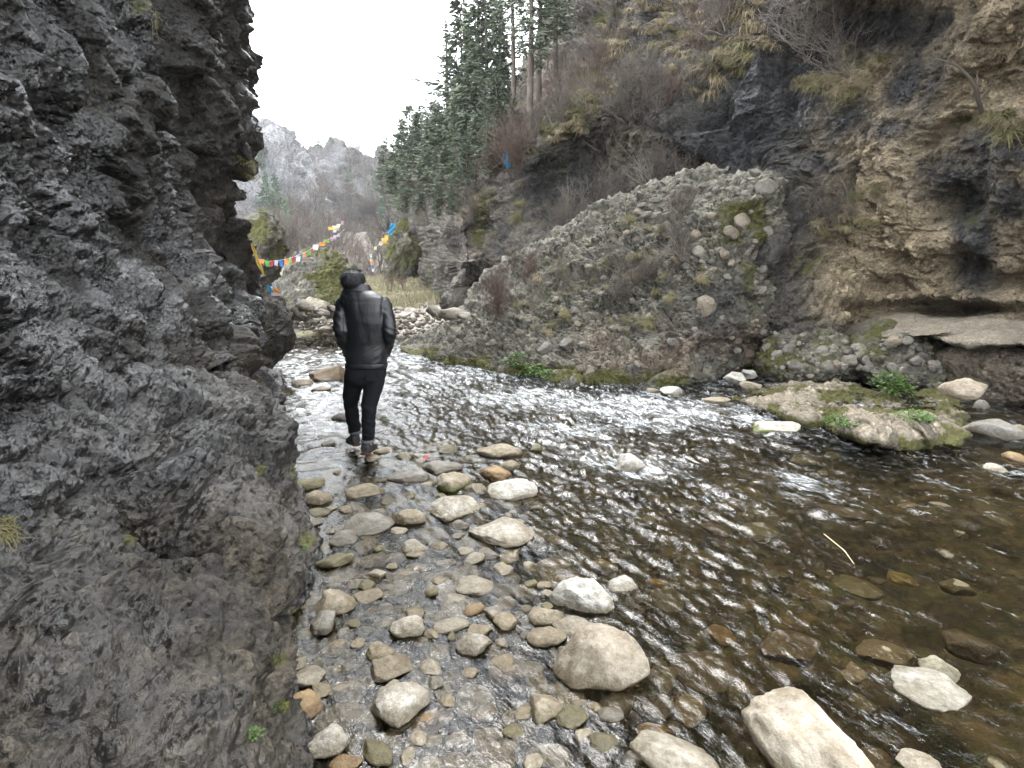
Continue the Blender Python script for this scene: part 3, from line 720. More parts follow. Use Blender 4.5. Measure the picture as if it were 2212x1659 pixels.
# ---- ground: one sheet, stream bed in front, meadow and valley behind
G = []
def gz(px, py, z):
    q = at_z(px, py, z); G.append((q[0], q[1], z))
for a in ((330, 760, -.05), (360, 700, -.06), (330, 640, -.05), (400, 640, -.07), (470, 720, -.09), (540, 620, -.13), (600, 740, -.20), (350, 560, -.06), (420, 540, -.09), (500, 500, -.14), (330, 500, -.07), (400, 460, -.10),
          (620, 540, -.24), (700, 660, -.30), (800, 740, -.28), (900, 640, -.32), (980, 560, -.30), (850, 520, -.34), (720, 450, -.27), (600, 430, -.2), (480, 400, -.16), (400, 380, -.13), (330, 380, -.12), (320, 350, -.10), (960, 720, -.25),
          (1010, 470, -.14), (1000, 430, -.10), (900, 420, -.22), (800, 395, -.2), (420, 348, -.05)): gz(*a)
G += [(-9, 14, -.02), (-6.5, 14.5, -.1), (-4, 17.2, -.05), (-2.6, 17.5, .12), (-1.6, 17.6, .25), (-4, 20, .30), (-2, 21, .5), (-6, 20, .25), (-3, 25, .75), (-8, 25, .7), (-2, 30, 1.25), (-3.6, 30, 1.0), (-8, 31, 1.1), (-15, 25, 1.6), (0, 28, 2.2),
      (-3.5, 36, 2.2), (-2, 38, 3.6), (-8, 40, 1.9), (-16, 42, 2.5), (-8, 55, 3.6), (-20, 60, 5), (-6, 60, 4.5), (0, 45, 7), (-18, 90, 8.5), (-30, 95, 9), (-45, 90, 10), (-8, 90, 10), (20, 60, 14), (-50, 130, 12), (0, 130, 14), (-20, 130, 12), (-40, 60, 6),
      (3, 10.8, -.1), (5, 9.7, -.1), (7, 8.5, -.05), (7, 7.2, -.1), (9, 6, -.05), (2, 14, .2), (-1.6, 15.3, .1), (6, 14, 1), (12, 10, 1), (-1, -1, -.1), (1.5, -1, -.25), (3, -2, -.3), (-2, -3, 0), (6, -2, -.1), (0, -8, -.1), (10, 0, .5), (-8, 3, .3), (-8, 8, .3), (-12, 0, 1), (14, -6, 2), (-10, -8, 2)]
G = np.array(G)
GT = TPS(G[:, :2]/4, G[:, 2], 3e-3)
def ground_z(x, y, fine=True):
    q = np.stack([x, y], -1)
    z = np.clip(GT(q/4), -0.5, 40)
    far = sstep(12, 40, y)
    P = np.stack([x, y, 0*x], -1)
    z = z + (0.015 + 0.6*far)*fbm(P*np.where(far > 0.5, 0.35, 1.4)[..., None], 4, 601)
    if fine:
        z = z + 0.03*(1 - far)*fbm(P*5, 4, 603)
    return z
def stretch(a, b, n, f):
    """positions from a to b whose spacing grows by f from the first to the last"""
    k = np.linspace(0, 1, n); w = (f**k - 1)/(f - 1) if f != 1 else k
    return a + (b - a)*w
gy = np.r_[np.linspace(-9, 0.3, 40)[:-1], stretch(0.3, 20, 300, 9), stretch(20, 60, 130, 3)[1:], np.linspace(60, 135, 40)[1:], np.linspace(135, 900, 30)[1:]]
gx = np.r_[-np.linspace(14, 900, 40)[::-1][:-1]**1.0, -stretch(3.2, 14, 60, 4)[::-1][:-1], np.linspace(-3.2, 3.2, 260)[:-1], stretch(3.2, 14, 80, 4), np.linspace(14, 900, 40)[1:]]
GX, GY = np.meshgrid(gx, gy, indexing='ij')
GZ = ground_z(GX, GY)
out = np.maximum(sstep(14, 60, np.abs(GX))*10, 0)
GZ = np.minimum(GZ, 16)
GPb = np.stack([GX, GY, GZ], -1)
ph, pid, pm = pebbles(GPb*np.array([11, 11, 11]), 611, keep=0.9)
ph2, pid2, _ = pebbles(GPb*np.array([25, 25, 25]), 613, keep=0.9)
near = sstep(24, 17, GY)*sstep(9, 7, np.abs(GX))
GZ2 = GZ + near*(0.050*ph + 0.02*ph2)
GP = np.stack([GX, GY, GZ2], -1)
def ground_mat():
    k = NT('stream_bed_and_meadow')
    v = k.geo()
    grass, bed, dry, peb = k.attr()
    n2 = k.noise(v, 7, 5, 0.6); n3 = k.noise(v, 40, 3, 0.7); n1 = k.noise(v, 0.9, 5, 0.6)
    nf = k.noise(v, 0.25, 8, 0.7)
    gravel = k.mix(k.ramp(n2, [(0.3, 0), (0.7, 1)]), (0.20, 0.175, 0.15), (0.33, 0.30, 0.26))
    gravel = k.mix(1.0, gravel, k.ramp(peb, [(0, 0.6), (0.5, 1), (1, 1.4)]), 'MULTIPLY')
    bedc = k.mix(k.ramp(n1, [(0.35, 0), (0.65, 1)]), (0.036, 0.025, 0.012), (0.068, 0.050, 0.025))
    bedc = k.mix(k.ramp(n2, [(0.42, 0), (0.7, 1)]), bedc, (0.028, 0.032, 0.010))
    bedc = k.mix(1.0, bedc, k.ramp(peb, [(0, 0.45), (0.5, 1), (1, 1.9)]), 'MULTIPLY')
    gr = k.mix(k.ramp(n2, [(0.3, 0), (0.7, 1)]), (0.16, 0.15, 0.085), (0.27, 0.235, 0.15))
    dr = k.mix(k.ramp(nf, [(0.38, 0), (0.62, 1)]), (0.085, 0.068, 0.056), (0.14, 0.112, 0.09))
    c = k.mix(bed, gravel, bedc)
    c = k.mix(k.ramp(k.math('ADD', grass, k.math('MULTIPLY', k.math('SUBTRACT', n2, 0.5), 0.8)), [(0.4, 0), (0.6, 1)]), c, gr)
    c = k.mix(dry, c, dr)
    c = k.mix(1.0, c, k.ramp(n3, [(0.3, 0.75), (0.7, 1.25)]), 'MULTIPLY')
    nb = k.bump(k.math('ADD', n2, k.math('MULTIPLY', n3, 0.6)), 0.7, 0.03)
    c = k.mix(1.0, c, (KA, KA, KA), 'MULTIPLY')
    k.bsdf(c, 0.9, nb, 0.25)
    return k.m
M_ground = ground_mat()
ng = fbm(GP*0.4, 3, 631)
grass = sstep(23.5, 26.5, GY + 2*ng - 0.3*(GX + 4)*0)*sstep(60, 45, GY)
bed = sstep(0.03, -0.10, GZ)
dry = sstep(36, 44, GY + 3*ng)
me = mesh_np('ground', GP, grid_faces(len(gx), len(gy)), M_ground)
set_mask(me, grass, bed, dry, np.where(near > 0, pid, 0.5))
link('ground', me, label='brown stony stream bed running back to a pale meadow', kind='structure')

# ---- the stream
wy = stretch(0.25, 18.5, 520, 9)
wx = np.r_[-stretch(1.4, 9, 110, 3)[::-1][:-1], np.linspace(-1.4, 1.8, 250)[:-1], stretch(1.8, 9.5, 190, 3)]
wy = np.r_[np.linspace(-6, 0.25, 30)[:-1], wy]
WX, WY = np.meshgrid(wx, wy, indexing='ij')
# flow runs from the far left towards the near right
fl = np.array([0.52, -0.85]); fn = np.array([0.85, 0.52])
depth = np.clip(-ground_z(WX, WY, False), 0, 0.4)
amp = 0.45 + 0.55*sstep(0.08, 0.2, depth)
amp = np.maximum(amp, 0.8*sstep(5.0, 7.0, WY))
S_, T_ = WX*fl[0] + WY*fl[1], WX*fn[0] + WY*fn[1]
wv = np.stack([S_ + 0.15*fbm(np.stack([S_*2, T_*2, 0*S_], -1), 2, 701), T_, 0*S_], -1)
dd = np.clip(np.hypot(WX, WY)/3.2, 0.45, 1.6)
hz = 0.020*fbm(wv*np.array([1.6, 4.2, 1]), 3, 711) + 0.011*fbm(wv*np.array([5.5, 13, 1]), 3, 713, 0.6, ridged=True) + 0.0085*fbm(wv*np.array([15, 30, 1]), 2, 717) + 0.0045*fbm(wv*np.array([30, 52, 1]), 1, 719)*sstep(6, 3, WY)
hz = (1.0 + 0.9*sstep(3.2, 6.0, WY))*hz*amp*np.clip(dd, 0.65, 1.25)
# white water: where the bed steps and round the stones that stand in the current, plus painted sky glitter
foam = np.zeros_like(WX)
for px, py, rx, ry, a in ((420, 352, 60, 14, .55), (455, 375, 70, 12, .5), (520, 398, 70, 10, .75), (600, 405, 80, 9, .85), (680, 410, 60, 9, .7), (740, 418, 40, 6, .5), (640, 420, 60, 8, .5), (600, 460, 34, 12, .6), (650, 470, 40, 12, .6), (560, 430, 50, 10, .5), (810, 485, 36, 14, .6), (800, 500, 20, 10, .65),
                         (860, 510, 30, 10, .35), (880, 720, 26, 26, .75), (885, 680, 30, 14, .5), (960, 700, 20, 12, .35), (330, 400, 30, 20, .55), (320, 430, 26, 16, .5), (340, 470, 20, 14, .35), (990, 430, 10, 8, .7), (1000, 470, 30, 8, .4), (700, 560, 80, 20, .22), (860, 600, 80, 20, .2), (780, 540, 60, 16, .25), (720, 500, 50, 12, .3), (640, 520, 60, 14, .2)):
    c = at_z(px, py, 0); ex_ = at_z(px + rx, py, 0); ey = at_z(px, py - ry, 0)
    rx_ = np.linalg.norm(ex_ - c); ry_ = abs(ey[1] - c[1])
    foam = np.maximum(foam, a*np.exp(-(((WX - c[0])/rx_)**2 + ((WY - c[1])/ry_)**2)*1.1))
foam = np.minimum(foam, 0.62) + 0.34*sstep(3.8, 6.5, WY) + 0.22*sstep(0.12, 0.25, depth)*sstep(2, 4, WY)  # pale base over far and deep water paints sky glitter into the foam mask
hz = hz + 0.018*foam*fbm(np.stack([WX*9, WY*9, 0*WX], -1), 3, 731)
def water_mat():
    k = NT('stream_water')
    v = k.geo()
    f, _, _, _ = k.attr()
    vv = k.mapping(v, (1, 1, 1), (0, 0, math.radians(58.5)))
    vs_ = k.mapping(vv, (22, 46, 22))
    a = k.noise(vs_, 1.0, 3, 0.6, 0.8)
    b = k.noise(k.mapping(vv, (55, 100, 55)), 1.0, 2, 0.5, 0.5)
    h = k.math('ADD', a, k.math('MULTIPLY', b, 0.45))
    nb = k.bump(h, 1.0, 0.0036)
    fr = k.n('ShaderNodeFresnel'); fr.inputs['IOR'].default_value = 1.4; k.l(nb, fr.inputs['Normal'])
    tr = k.n('ShaderNodeBsdfTransparent'); tr.inputs[0].default_value = (0.70, 0.66, 0.55, 1)
    gl = k.n('ShaderNodeBsdfGlossy'); gl.inputs['Roughness'].default_value = 0.07; k.l(nb, gl.inputs['Normal'])
    m = k.n('ShaderNodeMixShader'); k.l(fr.outputs[0], m.inputs[0]); k.l(tr.outputs[0], m.inputs[1]); k.l(gl.outputs[0], m.inputs[2])
    fo = k.n('ShaderNodeBsdfDiffuse'); fo.inputs[0].default_value = (0.66, 0.69, 0.71, 1); k.l(nb, fo.inputs['Normal'])  # foam colour, which also carries the painted sky glitter
    fn_ = k.math('ADD', k.math('MULTIPLY', k.noise(k.mapping(vv, (11, 40, 11)), 1.0, 5, 0.75, 1.5), 0.6), k.math('MULTIPLY', k.noise(k.mapping(vv, (3, 9, 3)), 1.0, 3, 0.6, 1.0), 0.4))
    ff = k.ramp(k.math('ADD', k.math('MULTIPLY', f, 0.168), fn_), [(0.62, 0), (0.80, 0.75)])
    m2 = k.n('ShaderNodeMixShader'); k.put(m2.inputs[0], ff); k.l(m.outputs[0], m2.inputs[1]); k.l(fo.outputs[0], m2.inputs[2])
    return k.done(m2.outputs[0])
M_water = water_mat()
me = mesh_np('stream', np.stack([WX, WY, hz], -1), grid_faces(len(wx), len(wy)), M_water)
set_mask(me, foam)
link('stream', me, label='clear rippled mountain stream with patches of white water', kind='structure')
print('land', round(time.time() - T0, 1))
# ================================================================== stones in the stream
def ico(sub):
    bm = bmesh.new(); bmesh.ops.create_icosphere(bm, subdivisions=sub, radius=1)
    bm.verts.ensure_lookup_table()
    V = np.array([v.co[:] for v in bm.verts]); F = np.array([[v.index for v in f.verts] for f in bm.faces])
    bm.free(); return V, F
ICO5, ICO4, ICO3, ICO2 = ico(5), ico(4), ico(3), ico(2)
def stone_mat():
    k = NT('stream_stone')
    v = k.coord('Object')
    oi = k.n('ShaderNodeObjectInfo')
    vv = k.n('ShaderNodeVectorMath', operation='ADD'); k.l(v, vv.inputs[0])
    cx = k.n('ShaderNodeCombineXYZ'); k.l(k.math('MULTIPLY', oi.outputs['Random'], 50), cx.inputs[0]); k.l(cx.outputs[0], vv.inputs[1])
    v = vv.outputs[0]
    P = k.geo()
    sp = k.n('ShaderNodeSeparateXYZ'); k.l(P, sp.inputs[0])
    n1 = k.noise(v, 1.2, 6, 0.65); n2 = k.noise(v, 5, 6, 0.7, 0.4); n3 = k.noise(P, 110, 3, 0.75); n4 = k.noise(P, 28, 5, 0.7)
    c = k.mix(1.0, oi.outputs['Color'], k.ramp(n1, [(0.3, (0.62, 0.55, 0.44)), (0.5, (0.95, 0.93, 0.9)), (0.68, (1.22, 1.22, 1.22))]), 'MULTIPLY')
    c = k.mix(1.0, c, k.ramp(n2, [(0.32, (0.66, 0.62, 0.54)), (0.55, (1, 1, 1)), (0.75, (1.18, 1.18, 1.2))]), 'MULTIPLY')
    c = k.mix(1.0, c, k.ramp(n3, [(0.3, 0.82), (0.7, 1.14)]), 'MULTIPLY')
    c = k.mix(1.0, c, k.ramp(n4, [(0.34, 0.74), (0.5, 1.0), (0.7, 1.08)]), 'MULTIPLY')
    # algae and the wet tide line
    zz = k.math('ADD', sp.outputs[2], k.math('MULTIPLY', k.math('SUBTRACT', n4, 0.5), 0.05))
    wet = k.ramp(zz, [(0.0, 1), (0.03, 0.85), (0.06, 0)])
    c = k.mix(k.math('MULTIPLY', wet, 0.7), c, k.mix(1.0, c, (0.40, 0.34, 0.22), 'MULTIPLY'))
    moss, _, _, _ = k.attr()
    ms = k.ramp(k.math('ADD', moss, k.math('MULTIPLY', k.math('SUBTRACT', n4, 0.5), 1.1)), [(0.4, 0), (0.6, 1)])
    c = k.mix(ms, c, k.mix(k.ramp(n3, [(0.35, 0), (0.65, 1)]), (0.040, 0.050, 0.007), (0.090, 0.108, 0.012)))
    rg = k.mix(wet, (0.82,)*3, (0.42,)*3)
    h = k.math('ADD', k.math('MULTIPLY', n4, 1.0), k.math('MULTIPLY', n3, 0.35))
    nb = k.bump(h, 0.75, 0.018)
    k.bsdf(c, rg, nb, 0.4)
    return k.m
M_stone = stone_mat()
def stone_mesh(seed, angular=0.4, base=ICO4, moss=0.0, name='stone', rough=1.0):
    V, F = base
    angular = min(angular + 0.25, 1.0)
    r = np.random.default_rng(seed)
    P = V.copy()
    # planes cut off the round shape, softly
    for _ in range(int(10 + 6*angular)):
        n = r.normal(size=3); n /= np.linalg.norm(n)
        d = r.uniform(0.58, 0.9) if angular > 0.3 else r.uniform(0.75, 0.98)
        t = P @ n - d
        P = P - np.where(t > 0, t*(0.65 + 0.3*angular), 0)[:, None]*n
    q = P + seed*3.7
    P = P*(1 + rough*(0.20*fbm(q*0.9, 3, seed) + 0.12*fbm(q*2.4, 4, seed + 1, 0.55) + 0.045*fbm(q*7, 4, seed + 2, 0.6, ridged=True) + (0.014*fbm(q*19, 3, seed + 3, 0.6) if len(V) > 3000 else 0))[:, None])
    P[:, 2] = np.where(P[:, 2] < 0, P[:, 2]*0.9, P[:, 2])
    me = mesh_np(name, P, F, M_stone)
    up = V[:, 2]
    m = moss*sstep(0.55, 0.0, up + 0.5*fbm(q*1.5, 3, seed + 7)) if moss else 0*up
    set_mask(me, m)
    return me
STONE_V = [stone_mesh(900 + k, [0.2, 0.5, 0.9][k % 3], ICO4) for k in range(12)]
C_GREY = (0.27, 0.255, 0.235); C_TAN = (0.34, 0.295, 0.22); C_PALE = (0.43, 0.40, 0.345); C_OR = (0.36, 0.25, 0.13); C_BR = (0.20, 0.16, 0.11); C_WH = (0.55, 0.54, 0.51); C_OL = (0.22, 0.20, 0.11); C_DK = (0.12, 0.11, 0.10)
STONE_AT = []
def place_stone(px, py, w, h, me, col, rot=None, label=None, group=None, under=0.0, z0=0.0, name='stone', tilt=0.0, deep=0.8, cat='stone'):
    """a stone whose waterline ellipse and height give the size read off the photograph"""
    c = at_z(px, py + 0.25*h, z0)
    d = to_px(c)[2]; d = float(d)
    w, h = w*1.16, h*1.12
    a = w/2*d/FPX
    el = math.atan2(CAM_H - z0, math.hypot(c[0], c[1]))
    s = h/2*d/FPX
    b = min(deep*a, 0.92*s/max(math.sin(el), 0.08)) if under < 0.5 else s/max(math.sin(el), 0.08)
    b = max(b, 0.45*a) if under < 0.5 else max(b, 0.3*a)
    hh = math.sqrt(max(s*s - (b*math.sin(el))**2, (0.30*a)**2))/math.cos(el)
    hh = min(hh, 1.1*a)
    if 'perched' not in (label or ''): hh *= 0.88
    zc = z0 + hh*0.12
    if under > 0: hh = min(hh, 0.5*a); zc = z0 - hh*(0.78 + 0.35*under)
    c2 = at_z(px, py, zc + 0.0)
    o = link(name, me, loc=(float(c2[0]), float(c2[1]) + 0.1*b, zc), label=label, cat=cat, group=group)
    # the long side lies across the view
    yaw = math.atan2(-c2[0], c2[1])
    o.rotation_euler = (0, 0, yaw + (rot if rot is not None else 0))
    o.scale = (a, b, hh)
    o.color = (*(np.array(col)*0.61), 1)
    STONE_AT.append((float(c2[0]), float(c2[1]), a, b))
    return o
# read off the photograph: x, y, width, height (in an enlarged view of the stony shallows), tone, angular?, moss, under water, label
RV = lambda x, y, w, h: (266.2 + x*0.2160, 409.6 + y*0.2160, w*0.216, h*0.216)
SL = [
 (290, 165, 75, 52, C_GREY, .2, 0, 0, 'rounded brown grey stone just left of the lifted shoe'),
 (490, 228, 78, 44, C_TAN, .4, 0, 0, 'tan stone directly under the rear shoe'),
 (540, 196, 90, 40, C_TAN, .4, 0, 0, 'low tan stone touching the rear shoe on its right'),
 (632, 222, 72, 42, C_OL, .3, 0, 0, 'small dark olive stone right of the rear shoe'),
 (545, 265, 130, 50, C_GREY, .5, 0, .6, 'flat grey sunken stone just below the dark olive stone'),
 (297, 280, 85, 50, C_DK, .3, 0, .4, 'dim sunken stone below the rounded brown grey stone'),
 (205, 265, 110, 36, C_TAN, .3, 0, .6, 'long thin sunken tan stone nearest the left cliff below the shoes'),
 (197, 354, 132, 66, C_OL, .4, 0, 0, 'olive brown humped stone close to the left cliff'),
 (438, 388, 165, 80, C_TAN, .5, 0, 0, 'broad mottled tan stone below the walking man'),
 (655, 318, 170, 80, C_GREY, .5, 0, 0, 'wide dull grey stone left of the mossy round stone'),
 (815, 275, 190, 78, C_GREY, .4, .35, 0, 'long grey stone with moss on its right end and red litter'),
 (742, 350, 56, 30, C_TAN, .4, 0, 0, 'little tan stone wedged beside the mossy round stone'),
 (862, 352, 160, 132, C_TAN, .5, .7, 0, 'chunky tan stone with green moss down its front'),
 (1070, 208, 190, 100, C_TAN, .8, 0, 0, 'pitted wedge shaped tan stone farthest out among the stepping stones'),
 (1128, 262, 90, 50, C_TAN, .4, 0, 0, 'small tan stone tucked under the pitted wedge'),
 (1062, 300, 146, 88, C_OR, .5, 0, 0, 'orange tan stone leaning on the white angular rock'),
 (1148, 380, 232, 152, C_WH, 1., 0, 0, 'white angular peaked rock at the edge of the fast water'),
 (865, 474, 216, 146, C_PALE, .25, .15, 0, 'smooth domed pale stone in the middle of the shallows'),
 (655, 512, 146, 112, C_TAN, .4, 0, 0, 'rounded tan stone between the grey boulder and the pale dome'),
 (460, 537, 236, 126, C_GREY, .3, 0, 0, 'large smooth dark grey stone near the left cliff'),
 (1082, 572, 286, 132, C_PALE, .35, 0, 0, 'large flat oval pale slab right of the domed stone'),
 (232, 482, 118, 50, C_OL, .4, 0, 0, 'flat olive stone beside the left cliff above the grey stone'),
 (372, 466, 66, 42, C_TAN, .3, 0, 0, 'small round tan stone above the large dark grey stone'),
 (760, 592, 190, 108, C_GREY, .5, 0, .3, 'pinkish grey half sunken stone below the pale dome'),
 (470, 632, 112, 70, C_TAN, .5, 0, .6, 'sunken ochre stone below the large dark grey stone'),
 (920, 658, 82, 36, C_PALE, .7, 0, 0, 'small pointed pale stone under the flat oval slab'),
 (310, 708, 168, 56, C_OL, .5, 0, 0, 'long low olive stone in the pool by the left cliff'),
 (545, 697, 160, 52, C_BR, .4, 0, .5, 'flat brown sunken stone in the middle of the shallows'),
 (690, 675, 82, 40, C_TAN, .6, 0, 0, 'small sharp tan stone beside the flat brown sunken stone'),
 (1310, 748, 205, 122, C_TAN, .5, .8, .1, 'pale stone ringed with dark green weed at the edge of the current'),
 (1342, 612, 92, 50, C_TAN, .3, 0, .3, 'pale washed over stone right of the flat oval slab'),
 (625, 782, 172, 74, C_TAN, .5, 0, .3, 'pinkish tan stone just awash in mid shallows'),
 (575, 826, 132, 50, C_GREY, .5, 0, .3, 'low grey stone in front of the pinkish tan stone'),
 (845, 777, 112, 50, C_TAN, .4, 0, .4, 'small washed over tan stone in mid shallows'),
 (975, 822, 176, 94, C_PALE, .5, 0, 0, 'pale tan stone with a flat top left of the white chunky rock'),
 (320, 898, 194, 126, C_TAN, .9, 0, 0, 'tilted angular tan stone at the lip of the left pool'),
 (465, 867, 146, 60, C_TAN, .6, 0, 0, 'pale flat stone touching the tilted angular stone'),
 (765, 850, 62, 50, C_OL, .7, 0, 0, 'small dark pointed stone alone in mid shallows'),
 (480, 946, 72, 60, C_TAN, .4, 0, .1, 'small pale stone upright in the left pool'),
 (545, 990, 112, 46, C_TAN, .5, 0, .2, 'low tan stone left of the round two toned stone'),
 (690, 946, 112, 60, C_TAN, .8, 0, 0, 'flat pale sliver of stone behind the round two toned stone'),
 (650, 1022, 146, 120, C_PALE, .35, 0, 0, 'round two toned stone with a dark wet foot'),
 (850, 1004, 142, 56, C_PALE, .3, 0, 0, 'bright cream coloured oval stone in mid shallows'),
 (965, 932, 92, 60, C_OR, .5, .2, 0, 'small ochre stone with a dark weedy end'),
 (1105, 896, 92, 60, C_TAN, .4, 0, .7, 'dim sunken tan stone left of the weedy round stone'),
 (1285, 968, 160, 120, C_TAN, .4, .3, 0, 'round tan stone with green weed between two white rocks'),
 (1462, 882, 262, 215, C_WH, .6, .1, 0, 'big chunky white rock above the giant tan boulder'),
 (1300, 1058, 202, 80, C_TAN, .6, 0, 0, 'long wedge of tan stone lying against the giant tan boulder'),
 (325, 1122, 150, 132, C_TAN, .6, 0, .05, 'knobbly tan stone standing in the still left pool'),
 (345, 1214, 90, 40, C_TAN, .4, 0, .2, 'small stone under the knobbly tan stone'),
 (185, 1247, 152, 90, C_PALE, .3, 0, 0, 'smooth cream stone beside the left cliff in still water'),
 (575, 1197, 222, 130, C_TAN, .7, 0, 0, 'long slanting tan stone above the big pale block'),
 (355, 1317, 212, 85, C_PALE, .4, 0, .1, 'flat speckled pale stone half awash near the left cliff'),
 (165, 1377, 182, 145, C_OR, .6, 0, 0, 'orange brown boulder with a lighter top against the left cliff'),
 (620, 1380, 248, 205, C_PALE, .5, 0, 0, 'big pale blocky stone casting a dark hollow in the foreground'),
 (1120, 1212, 206, 175, C_TAN, .5, 0, .05, 'lumpy tan stone left of the giant tan boulder'),
 (960, 1352, 176, 150, C_GREY, .4, 0, .5, 'round grey sunken stone right of the big pale block'),
 (340, 1432, 190, 112, C_TAN, .4, 0, .2, 'half sunken pale tan stone below the flat speckled one'),
 (745, 1452, 212, 82, C_OR, .4, 0, .5, 'ochre sunken stone in front of the big pale block'),
 (1290, 1400, 160, 150, C_TAN, .9, .35, 0, 'upright angular pale stone with mossy sides'),
 (285, 1562, 182, 165, C_PALE, .5, 0, 0, 'pale rounded stone at the bottom beside the left cliff'),
 (450, 1552, 152, 132, C_GREY, .5, 0, .4, 'grey sunken stone right of the bottom pale rounded stone'),
 (885, 1537, 106, 102, C_TAN, .3, 0, .1, 'small round tan stone near the bottom edge'),
 (1105, 1582, 152, 172, C_PALE, .5, 0, .15, 'tall pale stone near the bottom middle'),
 (1010, 1522, 132, 82, C_TAN, .5, 0, .2, 'tan stone leaning on the tall pale stone near the bottom'),
 (370, 1640, 130, 66, C_OR, .4, 0, 0, 'rusty tan stone cut by the bottom edge'),
 (1255, 1605, 110, 120, C_OL, .4, .3, .4, 'olive sunken stone near the bottom middle'),
 (880, 1640, 140, 60, C_TAN, .5, 0, .5, 'sunken yellowish stone at the bottom edge'),
]
DV = lambda x, y, w, h: (x*DS, y*DS, w*DS, h*DS)
SL2 = [
 (1292, 1452, 190, 226, (0.36, 0.315, 0.25), .55, 0, 0, 'giant smooth tan boulder in the middle of the foreground', 5),
 (1735, 1620, 330, 236, (0.45, 0.40, 0.325), .4, .1, 0, 'largest pale tan boulder cut by the bottom edge', 5),
 (1455, 1650, 180, 96, C_PALE, .5, 0, 0, 'pale lumpy stone cut by the bottom edge left of the largest boulder', 4),
 (1985, 1655, 90, 44, C_PALE, .4, 0, 0, 'pale stone peeping over the bottom edge right of the largest boulder', 4),
 (2010, 1490, 150, 84, (0.40, 0.39, 0.35), .4, 0, 0, 'smooth grey white boulder breaking the fast water at the lower right', 4),
 (2030, 1450, 66, 62, (0.33, 0.31, 0.23), .4, 0, 0, 'smaller tan stone behind the smooth grey white boulder', 4),
 (1348, 1268, 62, 44, C_WH, .8, 0, 0, 'small white block beside the big chunky white rock', 4),
 (1945, 1249, 58, 30, (0.40, 0.32, 0.09), .3, 0, .05, 'yellow stone alone under the fast water', 4),
 (1420, 1266, 44, 36, (0.36, 0.25, 0.07), .3, 0, .2, 'small amber stone under water right of the small white block', 4),
 (1360, 1006, 66, 52, C_WH, .5, .2, 0, 'white stone with foam round it in the middle of the rapids', 4),
 (1682, 928, 100, 46, C_WH, .5, 1.4, 0, 'white topped stone with a bright green moss skirt', 4),
 (2146, 934, 98, 70, C_GREY, .25, 0, 0, 'smooth grey boulder in the side channel by the right edge', 4),
 (2083, 843, 76, 50, (0.40, 0.34, 0.27), .25, 0, 0, 'round pale brown boulder perched behind the mossy slab', 4),
 (2147, 1012, 46, 30, C_WH, .4, 0, 0, 'white stone in the water below the smooth grey boulder', 4),
 (1450, 850, 48, 34, C_WH, 1., 0, 0, 'small white peaked stone at the foot of the huge block', 4),
 (1408, 845, 30, 14, C_TAN, .5, 0, 0, 'flat tan stone left of the small white peaked stone', 3),
 (1548, 866, 54, 18, C_TAN, .5, 0, .1, 'flat yellowish stone awash below the twin white stones', 4),
 (1586, 818, 42, 32, C_WH, .7, 0, 0, 'left of the twin white stones by the mossy slab', 4),
 (1618, 808, 36, 24, C_WH, .7, 0, 0, 'right and upper of the twin white stones by the mossy slab', 4),
 (1622, 834, 40, 22, C_TAN, .6, .2, 0, 'tan stone under the twin white stones', 4),
 (712, 814, 82, 58, (0.24, 0.18, 0.115), .9, 0, 0, 'tan angular boulder in the stream left of the mans hip', 4),
 (655, 828, 46, 22, C_TAN, .5, 0, 0, 'low tan stone left of the tan angular boulder', 3),
 (690, 842, 40, 18, C_TAN, .5, 0, 0, 'low stone at the foot of the tan angular boulder', 3),
 (742, 905, 44, 24, C_DK, .6, 0, 0, 'dark stone poking up left of the mans knee', 3),
 (672, 725, 66, 24, C_OL, .5, .4, 0, 'mossy olive stone in the far stream left of the man', 3),
 (640, 722, 40, 22, C_GREY, .4, 0, 0, 'grey stone in the far stream by the dark boulders', 3),
 (1630, 1046, 24, 18, C_WH, .4, 0, .1, 'little whitish stone in the rapids right of the foaming one', 3),
 (1405, 990, 30, 12, C_TAN, .4, 0, .3, 'small washed over stone behind the foaming white stone', 3),
 (1160, 970, 26, 22, C_OL, .4, .5, 0, 'small weedy stone right of the pitted wedge', 3),
 (1745, 1000, 70, 36, C_OL, .4, 1.0, .2, 'green weedy stone under the water in front of the mossy slab', 3),
 (1440, 1470, 46, 50, C_OL, .4, 0, .6, 'sunken olive stone right of the giant tan boulder', 3),
 (1492, 1540, 60, 66, C_TAN, .4, 0, .6, 'sunken yellowish stone between the giant and the largest boulder', 3),
 (1560, 1375, 60, 40, C_OR, .4, .4, .5, 'sunken rust coloured stone with green weed in the current', 3),
 (1405, 1583, 80, 34, C_OR, .4, 0, .3, 'pinkish stone awash below the giant tan boulder', 3),
 (2118, 880, 30, 40, C_GREY, .5, 0, 0, 'upright grey stone at the mouth of the side channel', 3),
 (2190, 990, 44, 26, C_OR, .4, 0, 0, 'orange brown stone at the right edge in the side channel', 3),
 (2200, 930, 40, 34, C_TAN, .4, 0, 0, 'tan stone beside the smooth grey boulder at the right edge', 3),
]
for k, (x, y, w, h, c, ang, ms, un, lab) in enumerate(SL):
    big = w*h > 16000
    me = stone_mesh(1000 + k, ang, ICO5 if w*h > 30000 else (ICO4 if w*h > 7000 else ICO3), ms)
    place_stone(*RV(x, y, w, h), me, c, rot=rng.uniform(-0.25, 0.25), label=lab, under=un)
